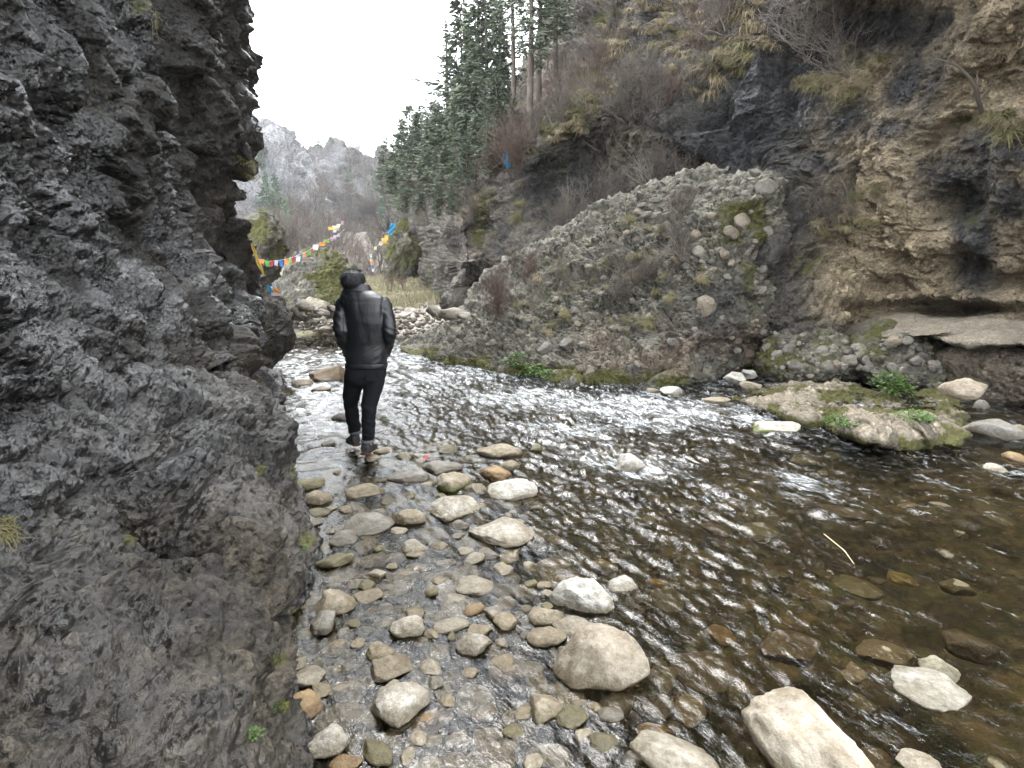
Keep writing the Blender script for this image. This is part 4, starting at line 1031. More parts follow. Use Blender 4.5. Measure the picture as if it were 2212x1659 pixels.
for k, (x, y, w, h, c, ang, ms, un, lab, sb) in enumerate(SL2):
    me = stone_mesh(1200 + k, ang, {5: ICO5, 4: ICO4, 3: ICO3}[sb], ms, name='boulder' if sb == 5 else 'stone')
    if k == 1:
        o = place_stone(x*DS + 10, y*DS + 12, 150, 95, me, c, rot=-0.75, label=lab, name='boulder', cat='boulder', deep=0.5)
    else:
        z0 = 0.35 if 'perched' in lab else (0.12 if 'twin' in lab else 0.0)
        place_stone(*DV(x, y, w, h), me, c, rot=rng.uniform(-0.2, 0.2), label=lab, under=un, z0=z0, name='boulder' if sb == 5 else 'stone', cat='boulder' if sb == 5 else 'stone')
# the lesser stones between them: bare in the shallows, sunken in the current
def fill(n, poly, wmin, wmax, cols, label, group, under, seed, zf=None, tries=6000, gap=0.75, aspect=(0.45, 0.75)):
    r = np.random.default_rng(seed)
    poly = np.array(poly, float); lo, hi = poly.min(0), poly.max(0)
    got = 0
    for _ in range(tries):
        if got >= n: break
        px, py = r.uniform(lo[0], hi[0]), r.uniform(lo[1], hi[1])
        ins = False; j = len(poly) - 1
        for i in range(len(poly)):
            xi, yi = poly[i]; xj, yj = poly[j]
            if (yi > py) != (yj > py) and px < (xj - xi)*(py - yi)/(yj - yi) + xi: ins = not ins
            j = i
        if not ins: continue
        z0 = 0.0
        if zf is not None:
            p = at_z(px, py, 0.2)
            for _k in range(3): z0 = float(ground_z(np.array([p[0]]), np.array([p[1]]))[0]); p = at_z(px, py, z0)
        p = at_z(px, py, z0); d = float(to_px(p)[2])
        w = wmin + (wmax - wmin)*r.random()**2.2
        if zf is None: w = w*np.clip(3.0/d, 0.35, 1.5)
        a = w/2*d/FPX
        if any((p[0] - x)**2 + (p[1] - y)**2 < (gap*(a + min(A, B)*0.9))**2 for x, y, A, B in STONE_AT): continue
        c0 = cols[r.integers(len(cols))]; c = np.array(c0)*r.uniform(0.75, 1.2)
        lab = label.replace('COLOUR', {C_TAN: 'tan', C_PALE: 'cream', C_GREY: 'grey', C_OL: 'olive', C_BR: 'brown', C_WH: 'whitish'}[c0])
        if 'PLACE' in lab:
            side = 'beside the dark cliff' if px < 392 else ('in the middle of the shallows' if px < 505 else 'at the edge of the fast water')
            far = 'below the mans feet' if py < 520 else ('level with the white rock' if py < 622 else ('level with the giant boulder' if py < 705 else 'near the bottom edge'))
            lab = lab.replace('PLACE', side + ' ' + far)
        o = place_stone(px, py, w, w*r.uniform(*aspect), STONE_V[r.integers(12)], c, rot=r.uniform(-1.5, 1.5), label=lab, group=group, under=under*r.uniform(0.3, 1.4) if under else 0, z0=z0)
        got += 1
    return got
SHAL = [(318, 470), (372, 440), (440, 440), (530, 470), (560, 540), (600, 640), (640, 768), (330, 768), (290, 700), (300, 640), (322, 580), (305, 520)]
n1_ = fill(80, SHAL, 12, 40, [C_TAN, C_PALE, C_GREY, C_OL], 'small bare COLOUR stone PLACE', 'small bare stones in the shallows', 0, 41)
n2_ = fill(96, SHAL, 16, 60, [C_TAN, C_OL, C_GREY, C_TAN, C_PALE], 'sunken COLOUR stone PLACE', 'sunken stones in the shallows', 0.7, 42, gap=0.6, aspect=(0.5, 0.85))
n3_ = fill(30, [(600, 470), (700, 440), (1024, 480), (1024, 768), (640, 768), (600, 620)], 16, 56, [C_OL, C_BR, C_OL, C_TAN], 'sunken COLOUR stone dimly seen under the fast brown water', 'sunken stones in the current', 0.9, 43)
BARG = [(300, 300), (372, 293), (462, 292), (468, 322), (432, 342), (380, 338), (330, 338), (300, 330)]
n4_ = fill(34, BARG, 3.5, 13, [C_PALE, C_GREY, C_WH, C_TAN], 'COLOUR cobble on the gravel bar beyond the man', 'cobbles on the gravel bar', 0, 44, zf=1, gap=0.6)
print('stones', n1_, n2_, n3_, n4_, round(time.time() - T0, 1))
# gravel too small to pick apart
def gravel(name, poly_px, n, smin, smax, label, seed, kindz=True, col=(0.3, 0.27, 0.22)):
    r = np.random.default_rng(seed)
    pts = []
    lo, hi = np.array(poly_px).min(0), np.array(poly_px).max(0)
    V0, F0 = ico(1)
    mb = MB()
    px = r.uniform(lo[0], hi[0], n); py = r.uniform(lo[1], hi[1], n)
    z = np.zeros(n) - 0.03
    for _ in range(3):
        p = at_z(px, py, z); z = ground_z(p[:, 0], p[:, 1])
    p = at_z(px, py, z)
    for q in p:
        if not (0.3 < q[1] < 32 and q[2] < 1.3): continue
        s = r.uniform(smin, smax)*(0.5 + r.random()**3)
        R = Matrix.Rotation(r.uniform(0, 6.28), 3, 'Z') @ Matrix.Rotation(r.uniform(-.5, .5), 3, 'X')
        V = (V0*(1 + 0.22*r.normal(size=(len(V0), 1))))*np.array([s, s*r.uniform(.6, 1), s*r.uniform(.35, .7)])
        mb.add(V @ np.array(R).T + q + [0, 0, 0.25*s], F0)
    me = mb.mesh(name, M_stone); set_mask(me, 0)
    o = link(name, me, label=label, kind='stuff'); o.color = (*(np.array(col)*0.6), 1)
gravel('gravel', [(300, 296), (470, 296), (470, 346), (300, 346)], 1500, 0.05, 0.13, 'loose pale gravel spread over the far bar', 51, col=(0.34, 0.31, 0.27))
gravel('pebbles', [(290, 440), (640, 440), (680, 768), (280, 768)], 2600, 0.012, 0.035, 'brown pebbles under the shallow water', 52, col=(0.22, 0.175, 0.10))
# red scrap of litter on the long grey stone
q = at_z(427, 463, 0.05)
mb = MB(); gx_, gy_ = np.meshgrid(np.linspace(-.02, .02, 7), np.linspace(-.014, .014, 5), indexing='ij')
mb.add(np.stack([gx_, gy_, 0.016*np.sin(gx_*140) + 0.008*np.cos(gy_*200) + 0.01], -1).reshape(-1, 3), grid_faces(7, 5))
kr = NT('red_plastic'); kr.bsdf((0.55, 0.04, 0.06), 0.4)
o = link('litter', mb.mesh('litter', kr.m), loc=tuple(q), label='scrap of red plastic on the long grey stone', cat='litter')
o.location.z += 0.045
# straw coloured stick under the current
mb = MB(); a = at_z(824, 534, 0.012); b = at_z(854, 564, 0.012); m = (a + b)/2 + [0.02, -0.03, 0]
mb.tube([a, a*.6 + m*.4, m, m*.5 + b*.5, b], [.0035, .004, .0035, .003, .002], 5)
ks = NT('straw'); ks.bsdf((0.36, 0.29, 0.17), 0.7)
link('stick', mb.mesh('stick', ks.m), label='thin straw coloured stick caught in the current', cat='stick')
# ================================================================== the walking man, seen from behind
MAN_Y = float(at_z(362, 453, 0.07)[1])
def mz(zx, zy, dy=0.0):
    """a place read off the enlarged view of the man; dy is metres away from the camera"""
    return at_y((760 + zx/3.318)*0.4096, (630 + zy/3.318)*0.4096, MAN_Y + dy)
MPX = float(np.linalg.norm(mz(500, 800) - mz(400, 800)))/100      # metres per reading unit
def rings(pts, n=26):
    """closed rings (centre, half width, half depth, power, yaw) -> lofted tube with ends"""
    V = []; ph = np.linspace(0, 2*math.pi, n, endpoint=False)
    for c, a, b, pw, tl in pts:
        cs, sn = np.cos(ph), np.sin(ph)
        x = a*np.sign(cs)*np.abs(cs)**(2/pw); y = b*np.sign(sn)*np.abs(sn)**(2/pw)
        V.append(np.stack([c[0] + x, c[1] + y, c[2] + tl*y + 0*x], -1))
    V = np.array(V); m = len(pts)
    F = [[i*n + j, i*n + (j + 1) % n, (i + 1)*n + (j + 1) % n, (i + 1)*n + j] for i in range(m - 1) for j in range(n)]
    W = np.vstack([V.reshape(-1, 3), V[0].mean(0)[None], V[-1].mean(0)[None]])
    T = [[(j + 1) % n, j, m*n] for j in range(n)] + [[(m - 1)*n + j, (m - 1)*n + (j + 1) % n, m*n + 1] for j in range(n)]
    return W, F, T
def limb(pts, n=20):
    """(centre, radius) beads -> smooth tapered tube"""
    P = np.array([p for p, r in pts]); R = np.array([r for p, r in pts])
    t = np.linspace(0, len(P) - 1, (len(P) - 1)*6 + 1); k = np.arange(len(P))
    def sm(a):
        q = np.interp(t, k, a); return np.convolve(np.r_[q[:1].repeat(3), q, q[-1:].repeat(3)], np.ones(7)/7, 'valid')
    C = np.stack([sm(P[:, i]) for i in range(3)], -1); C[0], C[-1] = P[0], P[-1]
    r = sm(R)
    d = np.gradient(C, axis=0); d /= np.linalg.norm(d, axis=1, keepdims=True)
    u = np.cross(d, [0, 1.0, 0.02]); u /= np.linalg.norm(u, axis=1, keepdims=True); w = np.cross(d, u)
    ph = np.linspace(0, 2*math.pi, n, endpoint=False)
    V = C[:, None] + r[:, None, None]*(np.cos(ph)[None, :, None]*u[:, None] + np.sin(ph)[None, :, None]*w[:, None])
    m = len(C)
    F = [[i*n + j, i*n + (j + 1) % n, (i + 1)*n + (j + 1) % n, (i + 1)*n + j] for i in range(m - 1) for j in range(n)]
    W = np.vstack([V.reshape(-1, 3), C[:1], C[-1:]])
    T = [[(j + 1) % n, j, m*n] for j in range(n)] + [[(m - 1)*n + j, (m - 1)*n + (j + 1) % n, m*n + 1] for j in range(n)]
    return W, F, T
def fuse(name, pieces, voxel, smooth, mat, dispf=None, cut=None):
    """pieces joined into one continuous skin"""
    me = bpy.data.meshes.new(name)
    V, F = [], []; o0 = 0
    for W, Q, T in pieces:
        V += [tuple(map(float, p)) for p in W]; F += [[i + o0 for i in f] for f in Q] + [[i + o0 for i in f] for f in T]; o0 += len(W)
    me.from_pydata(V, [], F); me.update()
    bm = bmesh.new(); bm.from_mesh(me)
    bmesh.ops.recalc_face_normals(bm, faces=bm.faces); bm.to_mesh(me); bm.free()
    o = bpy.data.objects.new('tmp', me); COL.objects.link(o)
    r = o.modifiers.new('r', 'REMESH'); r.mode = 'VOXEL'; r.voxel_size = voxel; r.use_smooth_shade = True
    s = o.modifiers.new('s', 'SMOOTH'); s.factor = 0.5; s.iterations = smooth
    dg = bpy.context.evaluated_depsgraph_get()
    m2 = bpy.data.meshes.new_from_object(o.evaluated_get(dg))
    bpy.data.objects.remove(o); bpy.data.meshes.remove(me)
    n = len(m2.vertices)
    co = np.empty(n*3, np.float32); m2.vertices.foreach_get('co', co); co = co.reshape(-1, 3)
    no = np.empty(n*3, np.float32); m2.vertex_normals.foreach_get('vector', no); no = no.reshape(-1, 3)
    if dispf is not None:
        co = co + no*dispf(co, no)[:, None]
    m2.vertices.foreach_set('co', co.ravel()); m2.name = name
    m2.materials.clear(); m2.materials.append(mat)
    m2.polygons.foreach_set('use_smooth', np.ones(len(m2.polygons), bool)); m2.update()
    return m2
def cloth(name, col, rough, spec=0.4, bs=60, bd=0.004, sheen=0.0, var=0.15):
    k = NT(name); v = k.geo()
    n = k.noise(v, bs, 4, 0.6); n2 = k.noise(v, 9, 4, 0.6)
    c = k.mix(1.0, col, k.ramp(n2, [(0.3, 1 - var), (0.7, 1 + var)]), 'MULTIPLY')
    k.bsdf(c, k.ramp(n2, [(0.3, max(rough - 0.08, 0.05)), (0.7, min(rough + 0.1, 1))]), k.bump(k.math('ADD', n, n2), 0.5, bd), spec)
    return k.m
M_leather = cloth('black_leather', (0.0042, 0.0048, 0.006), 0.42, 0.42, 90, 0.005)
M_jean = cloth('black_denim', (0.0065, 0.0065, 0.008), 0.9, 0.15, 300, 0.002)
M_cuff = cloth('faded_cuff', (0.085, 0.087, 0.095), 0.9, 0.2, 300, 0.002)
M_skin = cloth('skin', (0.38, 0.22, 0.155), 0.55, 0.4, 200, 0.001, var=0.06)
M_hair = cloth('black_hair', (0.007, 0.007, 0.009), 0.62, 0.35, 90, 0.012)
M_shoe = cloth('dark_shoe', (0.014, 0.013, 0.014), 0.6, 0.4, 150, 0.002)
M_sole = cloth('brown_red_sole', (0.040, 0.016, 0.012), 0.75, 0.3, 100, 0.002)
u = MPX
man = link('person', None, loc=(float(mz(455, 1500)[0]), MAN_Y, 0.07), label='man in black leather jacket and dark turned up jeans walking away upstream with bowed head', cat='person')
def mp(name, me, parent=man, label=None):
    o = link(name, me, parent, label=label)
    if parent is man: o.matrix_parent_inverse = Matrix.Translation(-Vector(man.location))
    return o
# jacket: back, shoulders and both sleeves with the hands in the pockets, one skin
T_ = lambda zx, zy, a, b, pw=2.3, dy=0.0, tl=0.0: (mz(zx, zy, dy), a*u, b*u, pw, tl)
torso = rings([T_(372, 236, 78, 66, 2.0, .045), T_(380, 262, 108, 76, 2.1, .03), T_(395, 288, 150, 90, 2.2, .015), T_(415, 325, 182, 104, 2.4, 0), T_(432, 370, 186, 114, 2.5, -.005),
               T_(445, 430, 172, 120, 2.5, -.01), T_(452, 520, 166, 120, 2.5, -.01), T_(455, 620, 168, 118, 2.5, .0), T_(455, 700, 170, 116, 2.5, .01), T_(452, 780, 168, 116, 2.5, .01), T_(450, 840, 164, 114, 2.5, .01), T_(448, 872, 160, 112, 2.5, .01)], 40)
slL = limb([(mz(292, 330, .02), 52*u), (mz(262, 370, .0), 62*u), (mz(247, 450, -.03), 62*u), (mz(238, 560, -.07), 58*u), (mz(242, 610, -.07), 56*u), (mz(262, 680, -.01), 52*u), (mz(292, 745, .07), 50*u), (mz(320, 790, .12), 46*u)])
slR = limb([(mz(560, 340, .02), 54*u), (mz(592, 385, .0), 62*u), (mz(612, 460, -.03), 60*u), (mz(630, 570, -.07), 56*u), (mz(632, 620, -.07), 55*u), (mz(622, 690, -.01), 52*u), (mz(600, 750, .07), 48*u), (mz(575, 790, .12), 44*u)])
def wrinkle(co, no):
    zx = (co[:, 0] - mz(0, 600)[0])/u
    zz = co[:, 2]
    q = np.stack([co[:, 0]*4, co[:, 1]*4, zz*4], -1)
    sl = sstep(120, 160, np.abs(zx - 445))
    h = 0.007*fbm(q*1.2, 3, 801)
    # soft upright folds down the back, drawn sideways near the waist
    low = sstep(float(mz(0, 600)[2]), float(mz(0, 740)[2]), zz)
    h += (1 - sl)*0.005*fbm(np.stack([co[:, 0]*14 + 2*zz, 0*zz, zz*3.2], -1), 3, 803)*(1 - low)
    h += (1 - sl)*0.010*low*fbm(np.stack([co[:, 0]*4.5, 0*zz, zz*15 - co[:, 0]*7], -1), 3, 805)
    # crosswise creases on the sleeves
    h += sl*0.014*fbm(np.stack([co[:, 0]*5, co[:, 1]*5, zz*21 + co[:, 0]*12], -1), 2, 807)
    # yoke seam and side seams
    h -= 0.005*np.exp(-((zz - float(mz(0, 352)[2]))/0.006)**2)*(1 - sl)*0.6
    h -= 0.005*np.exp(-(((np.abs(zx - 447) - 150)/7)**2))*sstep(float(mz(0, 720)[2]), float(mz(0, 680)[2]), zz)*sstep(float(mz(0, 300)[2]), float(mz(0, 340)[2]), zz)
    return h
jm = fuse('jacket', [torso, slL, slR], 0.0085, 6, M_leather, wrinkle)
jacket = mp('jacket', jm)
# hem band, collar
hem = rings([T_(448, 846, 169, 118, 2.5, .01), T_(448, 852, 171, 120, 2.5, .01), T_(447, 886, 168, 118, 2.5, .01), T_(447, 890, 163, 114, 2.5, .01)], 44)
mp('hem', fuse('hem', [hem], 0.009, 2, M_leather, lambda c, n: 0.004*fbm(c*16, 2, 811)), jacket)
def collar():
    n = 40; V = []
    for i in range(n):
        a = 2*math.pi*i/n
        back = 0.5 - 0.5*math.sin(a)          # 1 behind the neck, 0 at the throat
        ca, sa = math.cos(a), math.sin(a)
        for (dz, k, th) in ((0, 1.0, 0), (16, .99, 0), (34 + 12*back, .93, 0), (40 + 14*back, .90, 6), (38 + 12*back, .97, 12), (14, 1.12, 13), (0, 1.24, 11), (-8, 1.30, 5), (-6, 1.2, -4)):
            base = mz(372 + 12*ca, 262 - 4*ca - dz + (1 - back)*14, .035)
            V.append((base[0] + ca*92*u*k + 0, base[1] + sa*72*u*k, base[2] + 0.0))
    m = 9
    F = [[i*m + j, ((i + 1) % n)*m + j, ((i + 1) % n)*m + j + 1, i*m + j + 1] for i in range(n) for j in range(m - 1)]
    return mesh_np('collar', np.array(V), np.array(F), M_leather)
mp('collar', collar(), jacket)
# trousers
hips = rings([T_(446, 850, 150, 104, 2.4, .01), T_(444, 900, 166, 112, 2.4, .01), T_(436, 950, 172, 114, 2.4, .01), T_(430, 1000, 158, 104, 2.3, .02), T_(425, 1035, 120, 84, 2.2, .03)], 36)
lgL = limb([(mz(352, 960, .02), 88*u), (mz(342, 1030, .05), 80*u), (mz(322, 1120, .12), 70*u), (mz(318, 1180, .17), 62*u), (mz(330, 1260, .20), 60*u), (mz(346, 1350, .25), 54*u), (mz(354, 1412, .27), 54*u)])
lgR = limb([(mz(512, 960, .0), 92*u), (mz(500, 1040, .0), 82*u), (mz(480, 1140, -.01), 68*u), (mz(466, 1210, -.02), 60*u), (mz(466, 1300, -.02), 60*u), (mz(462, 1400, .0), 52*u), (mz(458, 1488, .02), 52*u)])
def jw(co, no):
    return 0.006*fbm(co*9, 3, 821) + 0.008*fbm(np.stack([co[:, 0]*6, co[:, 1]*6, co[:, 2]*24 + co[:, 0]*10], -1), 2, 823)*(0.4 + sstep(0.75, 0.3, co[:, 2]))
tr = mp('trousers', fuse('trousers', [hips, lgL, lgR], 0.0085, 4, M_jean, jw))
for (zx, zy, dy, r) in ((356, 1408, .27, 55), (457, 1480, .02, 53)):
    a = limb([(mz(zx - 1, zy - 14, dy), (r + 3)*u), (mz(zx, zy, dy), (r + 5)*u), (mz(zx, zy + 12, dy), (r + 2)*u)])
    mp('cuff', fuse('cuff', [a], 0.006, 2, M_cuff, lambda c, n: 0.003*fbm(c*30, 2, 5)), tr)
# pocket patches on the seat
for s_ in (-1, 1):
    mb = MB(); gx_, gy_ = np.meshgrid(np.linspace(-1, 1, 9), np.linspace(-1, 1, 9), indexing='ij')
    cc = mz(440 + 72*s_, 930, .01)
    X = cc[0] + gx_*40*u; Z = cc[2] + gy_*42*u - 8*u*(1 - np.abs(gx_))*(gy_ < -.5)
    rx = np.clip((X - mz(438, 930)[0])/(168*u), -.98, .98)
    Yp = cc[1] - 112*u*(1 - np.abs(rx)**2.4)**(1/2.4) - 0.010
    mb.add(np.stack([X, Yp, Z], -1).reshape(-1, 3), grid_faces(9, 9))
    mp('pocket', mb.mesh('pocket', M_jean), tr)
# body: head, neck and the trunk and limbs inside the clothes, one skin
head = rings([T_(338, 108, 20, 24, 2, .05), T_(338, 116, 52, 58, 2, .05), T_(337, 132, 74, 84, 2, .05), T_(337, 155, 86, 98, 2, .055), T_(337, 185, 88, 102, 2, .06), T_(336, 212, 84, 98, 2, .07), T_(336, 238, 72, 84, 2, .085), T_(338, 262, 56, 62, 2, .11), T_(340, 278, 36, 36, 2, .13)], 30)
neck = limb([(mz(345, 215, .03), 58*u), (mz(356, 262, .03), 60*u), (mz(372, 310, .02), 74*u)])
trunk = rings([T_(378, 288, 90, 60, 2.1, .02), T_(430, 350, 150, 80, 2.4), T_(450, 520, 138, 92, 2.4), T_(450, 720, 138, 92, 2.4), T_(440, 900, 142, 92, 2.4), T_(430, 1000, 130, 84, 2.3, .02)], 30)
armL = limb([(mz(280, 355, .0), 42*u), (mz(240, 570, -.07), 36*u), (mz(318, 790, .12), 27*u)]); armR = limb([(mz(590, 380, 0), 42*u), (mz(630, 590, -.07), 36*u), (mz(578, 790, .12), 27*u)])
legL = limb([(mz(352, 950, .02), 70*u), (mz(320, 1160, .15), 46*u), (mz(348, 1380, .26), 34*u), (mz(350, 1450, .27), 30*u), (mz(345, 1478, .30), 30*u)])
legR = limb([(mz(512, 950, .0), 70*u), (mz(468, 1200, -.02), 46*u), (mz(460, 1440, .01), 34*u), (mz(458, 1525, .02), 30*u), (mz(458, 1545, .05), 30*u)])
def ear(s_): return limb([(mz(337 + s_*90, 200, .05), 10*u), (mz(337 + s_*99, 212, .035), 14*u), (mz(337 + s_*92, 236, .05), 10*u)], 10)
nose = limb([(mz(330, 200, .215), 10*u), (mz(329, 222, .235), 15*u), (mz(330, 232, .215), 14*u)], 10)
def hand(zx, s_):
    out = [limb([(mz(zx, 780, .11), 24*u), (mz(zx - s_*8, 815, .13), 32*u), (mz(zx - s_*10, 832, .135), 28*u)], 12)]
    for f, (dx, ln) in enumerate(((-24, 44), (-8, 52), (8, 48), (24, 38))):
        out.append(limb([(mz(zx - s_*10 + dx, 826, .135), 9*u), (mz(zx - s_*10 + dx*1.1, 826 + ln*.55, .15), 9*u), (mz(zx - s_*12 + dx*1.1, 826 + ln, .145), 7*u)], 8))
    out.append(limb([(mz(zx - s_*26, 800, .13), 10*u), (mz(zx - s_*44, 822, .15), 10*u), (mz(zx - s_*46, 842, .155), 8*u)], 8))
    return out
mp('body', fuse('body', [head, neck, trunk, armL, armR, legL, legR, ear(-1), ear(1), nose] + hand(320, -1) + hand(575, 1), 0.0075, 3, M_skin))
# hair: a cap of locks over the back of the head, ruffled on top
cap = rings([T_(340, 98, 24, 30, 2, .04), T_(338, 106, 56, 62, 2, .04), T_(337, 124, 80, 90, 2, .035), T_(337, 150, 92, 104, 2, .035), T_(337, 182, 94, 106, 2, .035), T_(338, 208, 90, 98, 2, .03), T_(341, 232, 78, 76, 2, .02), T_(346, 246, 60, 56, 2, .015)], 30)
hair = mp('hair', fuse('hair', [cap], 0.006, 3, M_hair, lambda c, n: 0.006*fbm(np.stack([c[:, 0]*45, c[:, 1]*45, c[:, 2]*16], -1), 3, 841) + 0.003*fbm(c*14, 2, 843)))
mb = MB(); r = np.random.default_rng(5)
for i in range(900):
    th, ph_ = r.uniform(0, 6.283), math.acos(r.uniform(-0.15, 1))
    d = np.array([math.sin(ph_)*math.cos(th), math.sin(ph_)*math.sin(th), math.cos(ph_)])
    c = mz(338, 178, .035); p = c + d*np.array([92, 104, 80])*u
    t = np.array([r.normal(0, .5), r.normal(0, .5), -0.5 - r.random()]) if d[2] < .75 else np.array([r.normal(), r.normal(), 0.3])
    t = t - d*(t @ d)*0.75; t /= np.linalg.norm(t); L = r.uniform(.03, .06)
    w = np.cross(d, t)*0.0022
    a, b, e = p, p + t*L*.55 + d*0.008, p + t*L + d*r.uniform(-.002, .010)
    mb.add([a - w, a + w, b + w*.8, b - w*.8, e], [[0, 1, 2, 3], [3, 2, 4, 4]][:1])
    mb.add([b - w*.8, b + w*.8, e], np.zeros((0, 4), int)) if False else None
for (sx_, k_) in ((372, 1), (385, 1), (396, 1)):
    p = mz(sx_, 116, .03)
    for i in range(14):
        e = p + np.array([r.normal(0, .02), r.normal(0, .02), r.uniform(.012, .034)]); w = np.array([.003, 0, 0])
        mb.add([p - w, p + w, e + w*.3, e - w*.3], [[0, 1, 2, 3]])
mp('lock', mb.mesh('lock', M_hair), hair)
# shoes
def shoe(zx, zy, dy, yaw, pitch, ):
    L, W, H = 0.29, 0.052, 0.075
    S = lambda y, z, a, b: (np.array([0, y, z]), a, b)
    def loft(sec, n=24):
        V = []; ph = np.linspace(0, 2*math.pi, n, endpoint=False)
        for (c, a, b) in sec:
            cs, sn = np.cos(ph), np.sin(ph)
            V.append(np.stack([c[0] + a*np.sign(cs)*np.abs(cs)**.75, c[1] + 0*cs, c[2] + b*np.sign(sn)*np.abs(sn)**.75], -1))
        V = np.array(V); m = len(sec)
        F = [[i*n + j, i*n + (j + 1) % n, (i + 1)*n + (j + 1) % n, (i + 1)*n + j] for i in range(m - 1) for j in range(n)]
        Wv = np.vstack([V.reshape(-1, 3), V[0].mean(0)[None], V[-1].mean(0)[None]])
        T = [[(j + 1) % n, j, m*n] for j in range(n)] + [[(m - 1)*n + j, (m - 1)*n + (j + 1) % n, m*n + 1] for j in range(n)]
        return Wv, F, T
    up = loft([S(-.085, .05, .028, .03), S(-.078, .058, .040, .044), S(-.04, .062, .044, .05), S(.02, .058, .045, .046), S(.07, .046, .048, .036), S(.12, .036, .049, .027), S(.165, .030, .040, .021), S(.19, .026, .022, .014)])
    ank = limb([(np.array([0, -.035, .05]), .044), (np.array([0, -.038, .105]), .046), (np.array([0, -.036, .15]), .044)], 18)
    so = loft([S(-.095, .012, .028, .013), S(-.088, .012, .042, .015), S(-.03, .012, .043, .015), S(.05, .011, .047, .013), S(.12, .011, .053, .012), S(.175, .014, .042, .012), S(.20, .017, .022, .010)])
    R = np.array(Matrix.Rotation(yaw, 3, 'Z') @ Matrix.Rotation(pitch, 3, 'X'))
    o_ = mz(zx, zy, dy)
    f = lambda A: (A[0] @ R.T + o_, A[1], A[2])
    s1 = mp('shoe', fuse('shoe', [f(up), f(ank)], 0.006, 3, M_shoe))
    mp('sole', fuse('sole', [f(so)], 0.005, 1, M_sole), s1)
shoe(350, 1512, .30, 0.55, -0.10)
shoe(458, 1578, .05, -0.05, -0.04)
print('man', round(time.time() - T0, 1), MAN_Y, u)
# ================================================================== what grows, and the flags
def _sub(A, k): return A[::k, ::k].reshape(-1, 3)
SURF = {'cliff': _sub(RCP[:, 39:], 2), 'big': _sub(BGP, 2), 'b2a': _sub(B2AP, 2), 'b2b': _sub(B2BP, 2), 'slab': _sub(B3P, 2), 'm1': _sub(M1P, 2), 'm2': _sub(M2P, 2), 'ground': GP[:, 60:].reshape(-1, 3), 'left': _sub(LCP, 3), 'b6a': _sub(B6AP, 2), 'b10': _sub(B10P, 2), 'b8': _sub(B8P, 2), 'b5': _sub(B5P, 2)}
SPX = {k: to_px(v) for k, v in SURF.items()}
def spot(px, py, on=None, r=3.0):
    """the nearest surface seen in that direction"""
    best = None
    for k in (on or SURF):
        x, y, d = SPX[k]
        m = np.where((np.abs(x - px) < r) & (np.abs(y - py) < r) & (d > 0.3))[0]
        if len(m):
            i = m[np.argmin(d[m])]
            if best is None or d[i] < best[1]: best = (SURF[k][i], float(d[i]))
    if best is None and r < 20: return spot(px, py, on, r*2)
    return best
def in_poly(poly, n, seed):
    r = np.random.default_rng(seed); poly = np.array(poly, float); lo, hi = poly.min(0), poly.max(0); out = []
    while len(out) < n:
        px, py = r.uniform(lo[0], hi[0]), r.uniform(lo[1], hi[1]); ins = False; j = len(poly) - 1
        for i in range(len(poly)):
            xi, yi = poly[i]; xj, yj = poly[j]
            if (yi > py) != (yj > py) and px < (xj - xi)*(py - yi)/(yj - yi) + xi: ins = not ins
            j = i
        if ins: out.append((px, py))
    return out
def leafy(name, c1, c2, rough=0.7, objc=False, sc=3.0):
    k = NT(name); v = k.geo()
    n = k.noise(v, sc, 3, 0.6)
    c = k.mix(k.ramp(n, [(0.32, 0), (0.68, 1)]), sc3(c1), sc3(c2))
    oi = k.n('ShaderNodeObjectInfo')
    c = k.mix(1.0, c, k.ramp(oi.outputs['Random'], [(0, 0.78), (1, 1.25)]), 'MULTIPLY')
    k.bsdf(c, rough, None, 0.25)
    return k.m
M_needle = leafy('conifer_needles', (0.085, 0.106, 0.074), (0.160, 0.190, 0.128), sc=0.8)
M_needle2 = leafy('far_conifer_needles', (0.065, 0.115, 0.060), (0.105, 0.165, 0.085), sc=0.5)
M_bark = leafy('conifer_bark', (0.085, 0.068, 0.056), (0.15, 0.125, 0.105), 0.9)
M_twig = leafy('bare_twig', (0.085, 0.070, 0.060), (0.15, 0.125, 0.105), 0.9, sc=1.5)
M_twig_p = leafy('pale_bare_twig', (0.16, 0.135, 0.115), (0.24, 0.205, 0.175), 0.9, sc=1.5)
M_twig_r = leafy('reddish_bare_twig', (0.095, 0.058, 0.048), (0.14, 0.092, 0.07), 0.9, sc=1.5)
M_dry = leafy('dry_grass_blade', (0.20, 0.155, 0.09), (0.33, 0.27, 0.17), 0.8, sc=5)
M_olive = leafy('olive_grass_blade', (0.105, 0.095, 0.040), (0.20, 0.175, 0.085), 0.8, sc=5)
M_green = leafy('fresh_green_leaf', (0.045, 0.10, 0.016), (0.085, 0.16, 0.028), 0.55, sc=12)
M_mead = leafy('meadow_grass_blade', (0.18, 0.165, 0.095), (0.31, 0.27, 0.175), 0.85, sc=0.8)

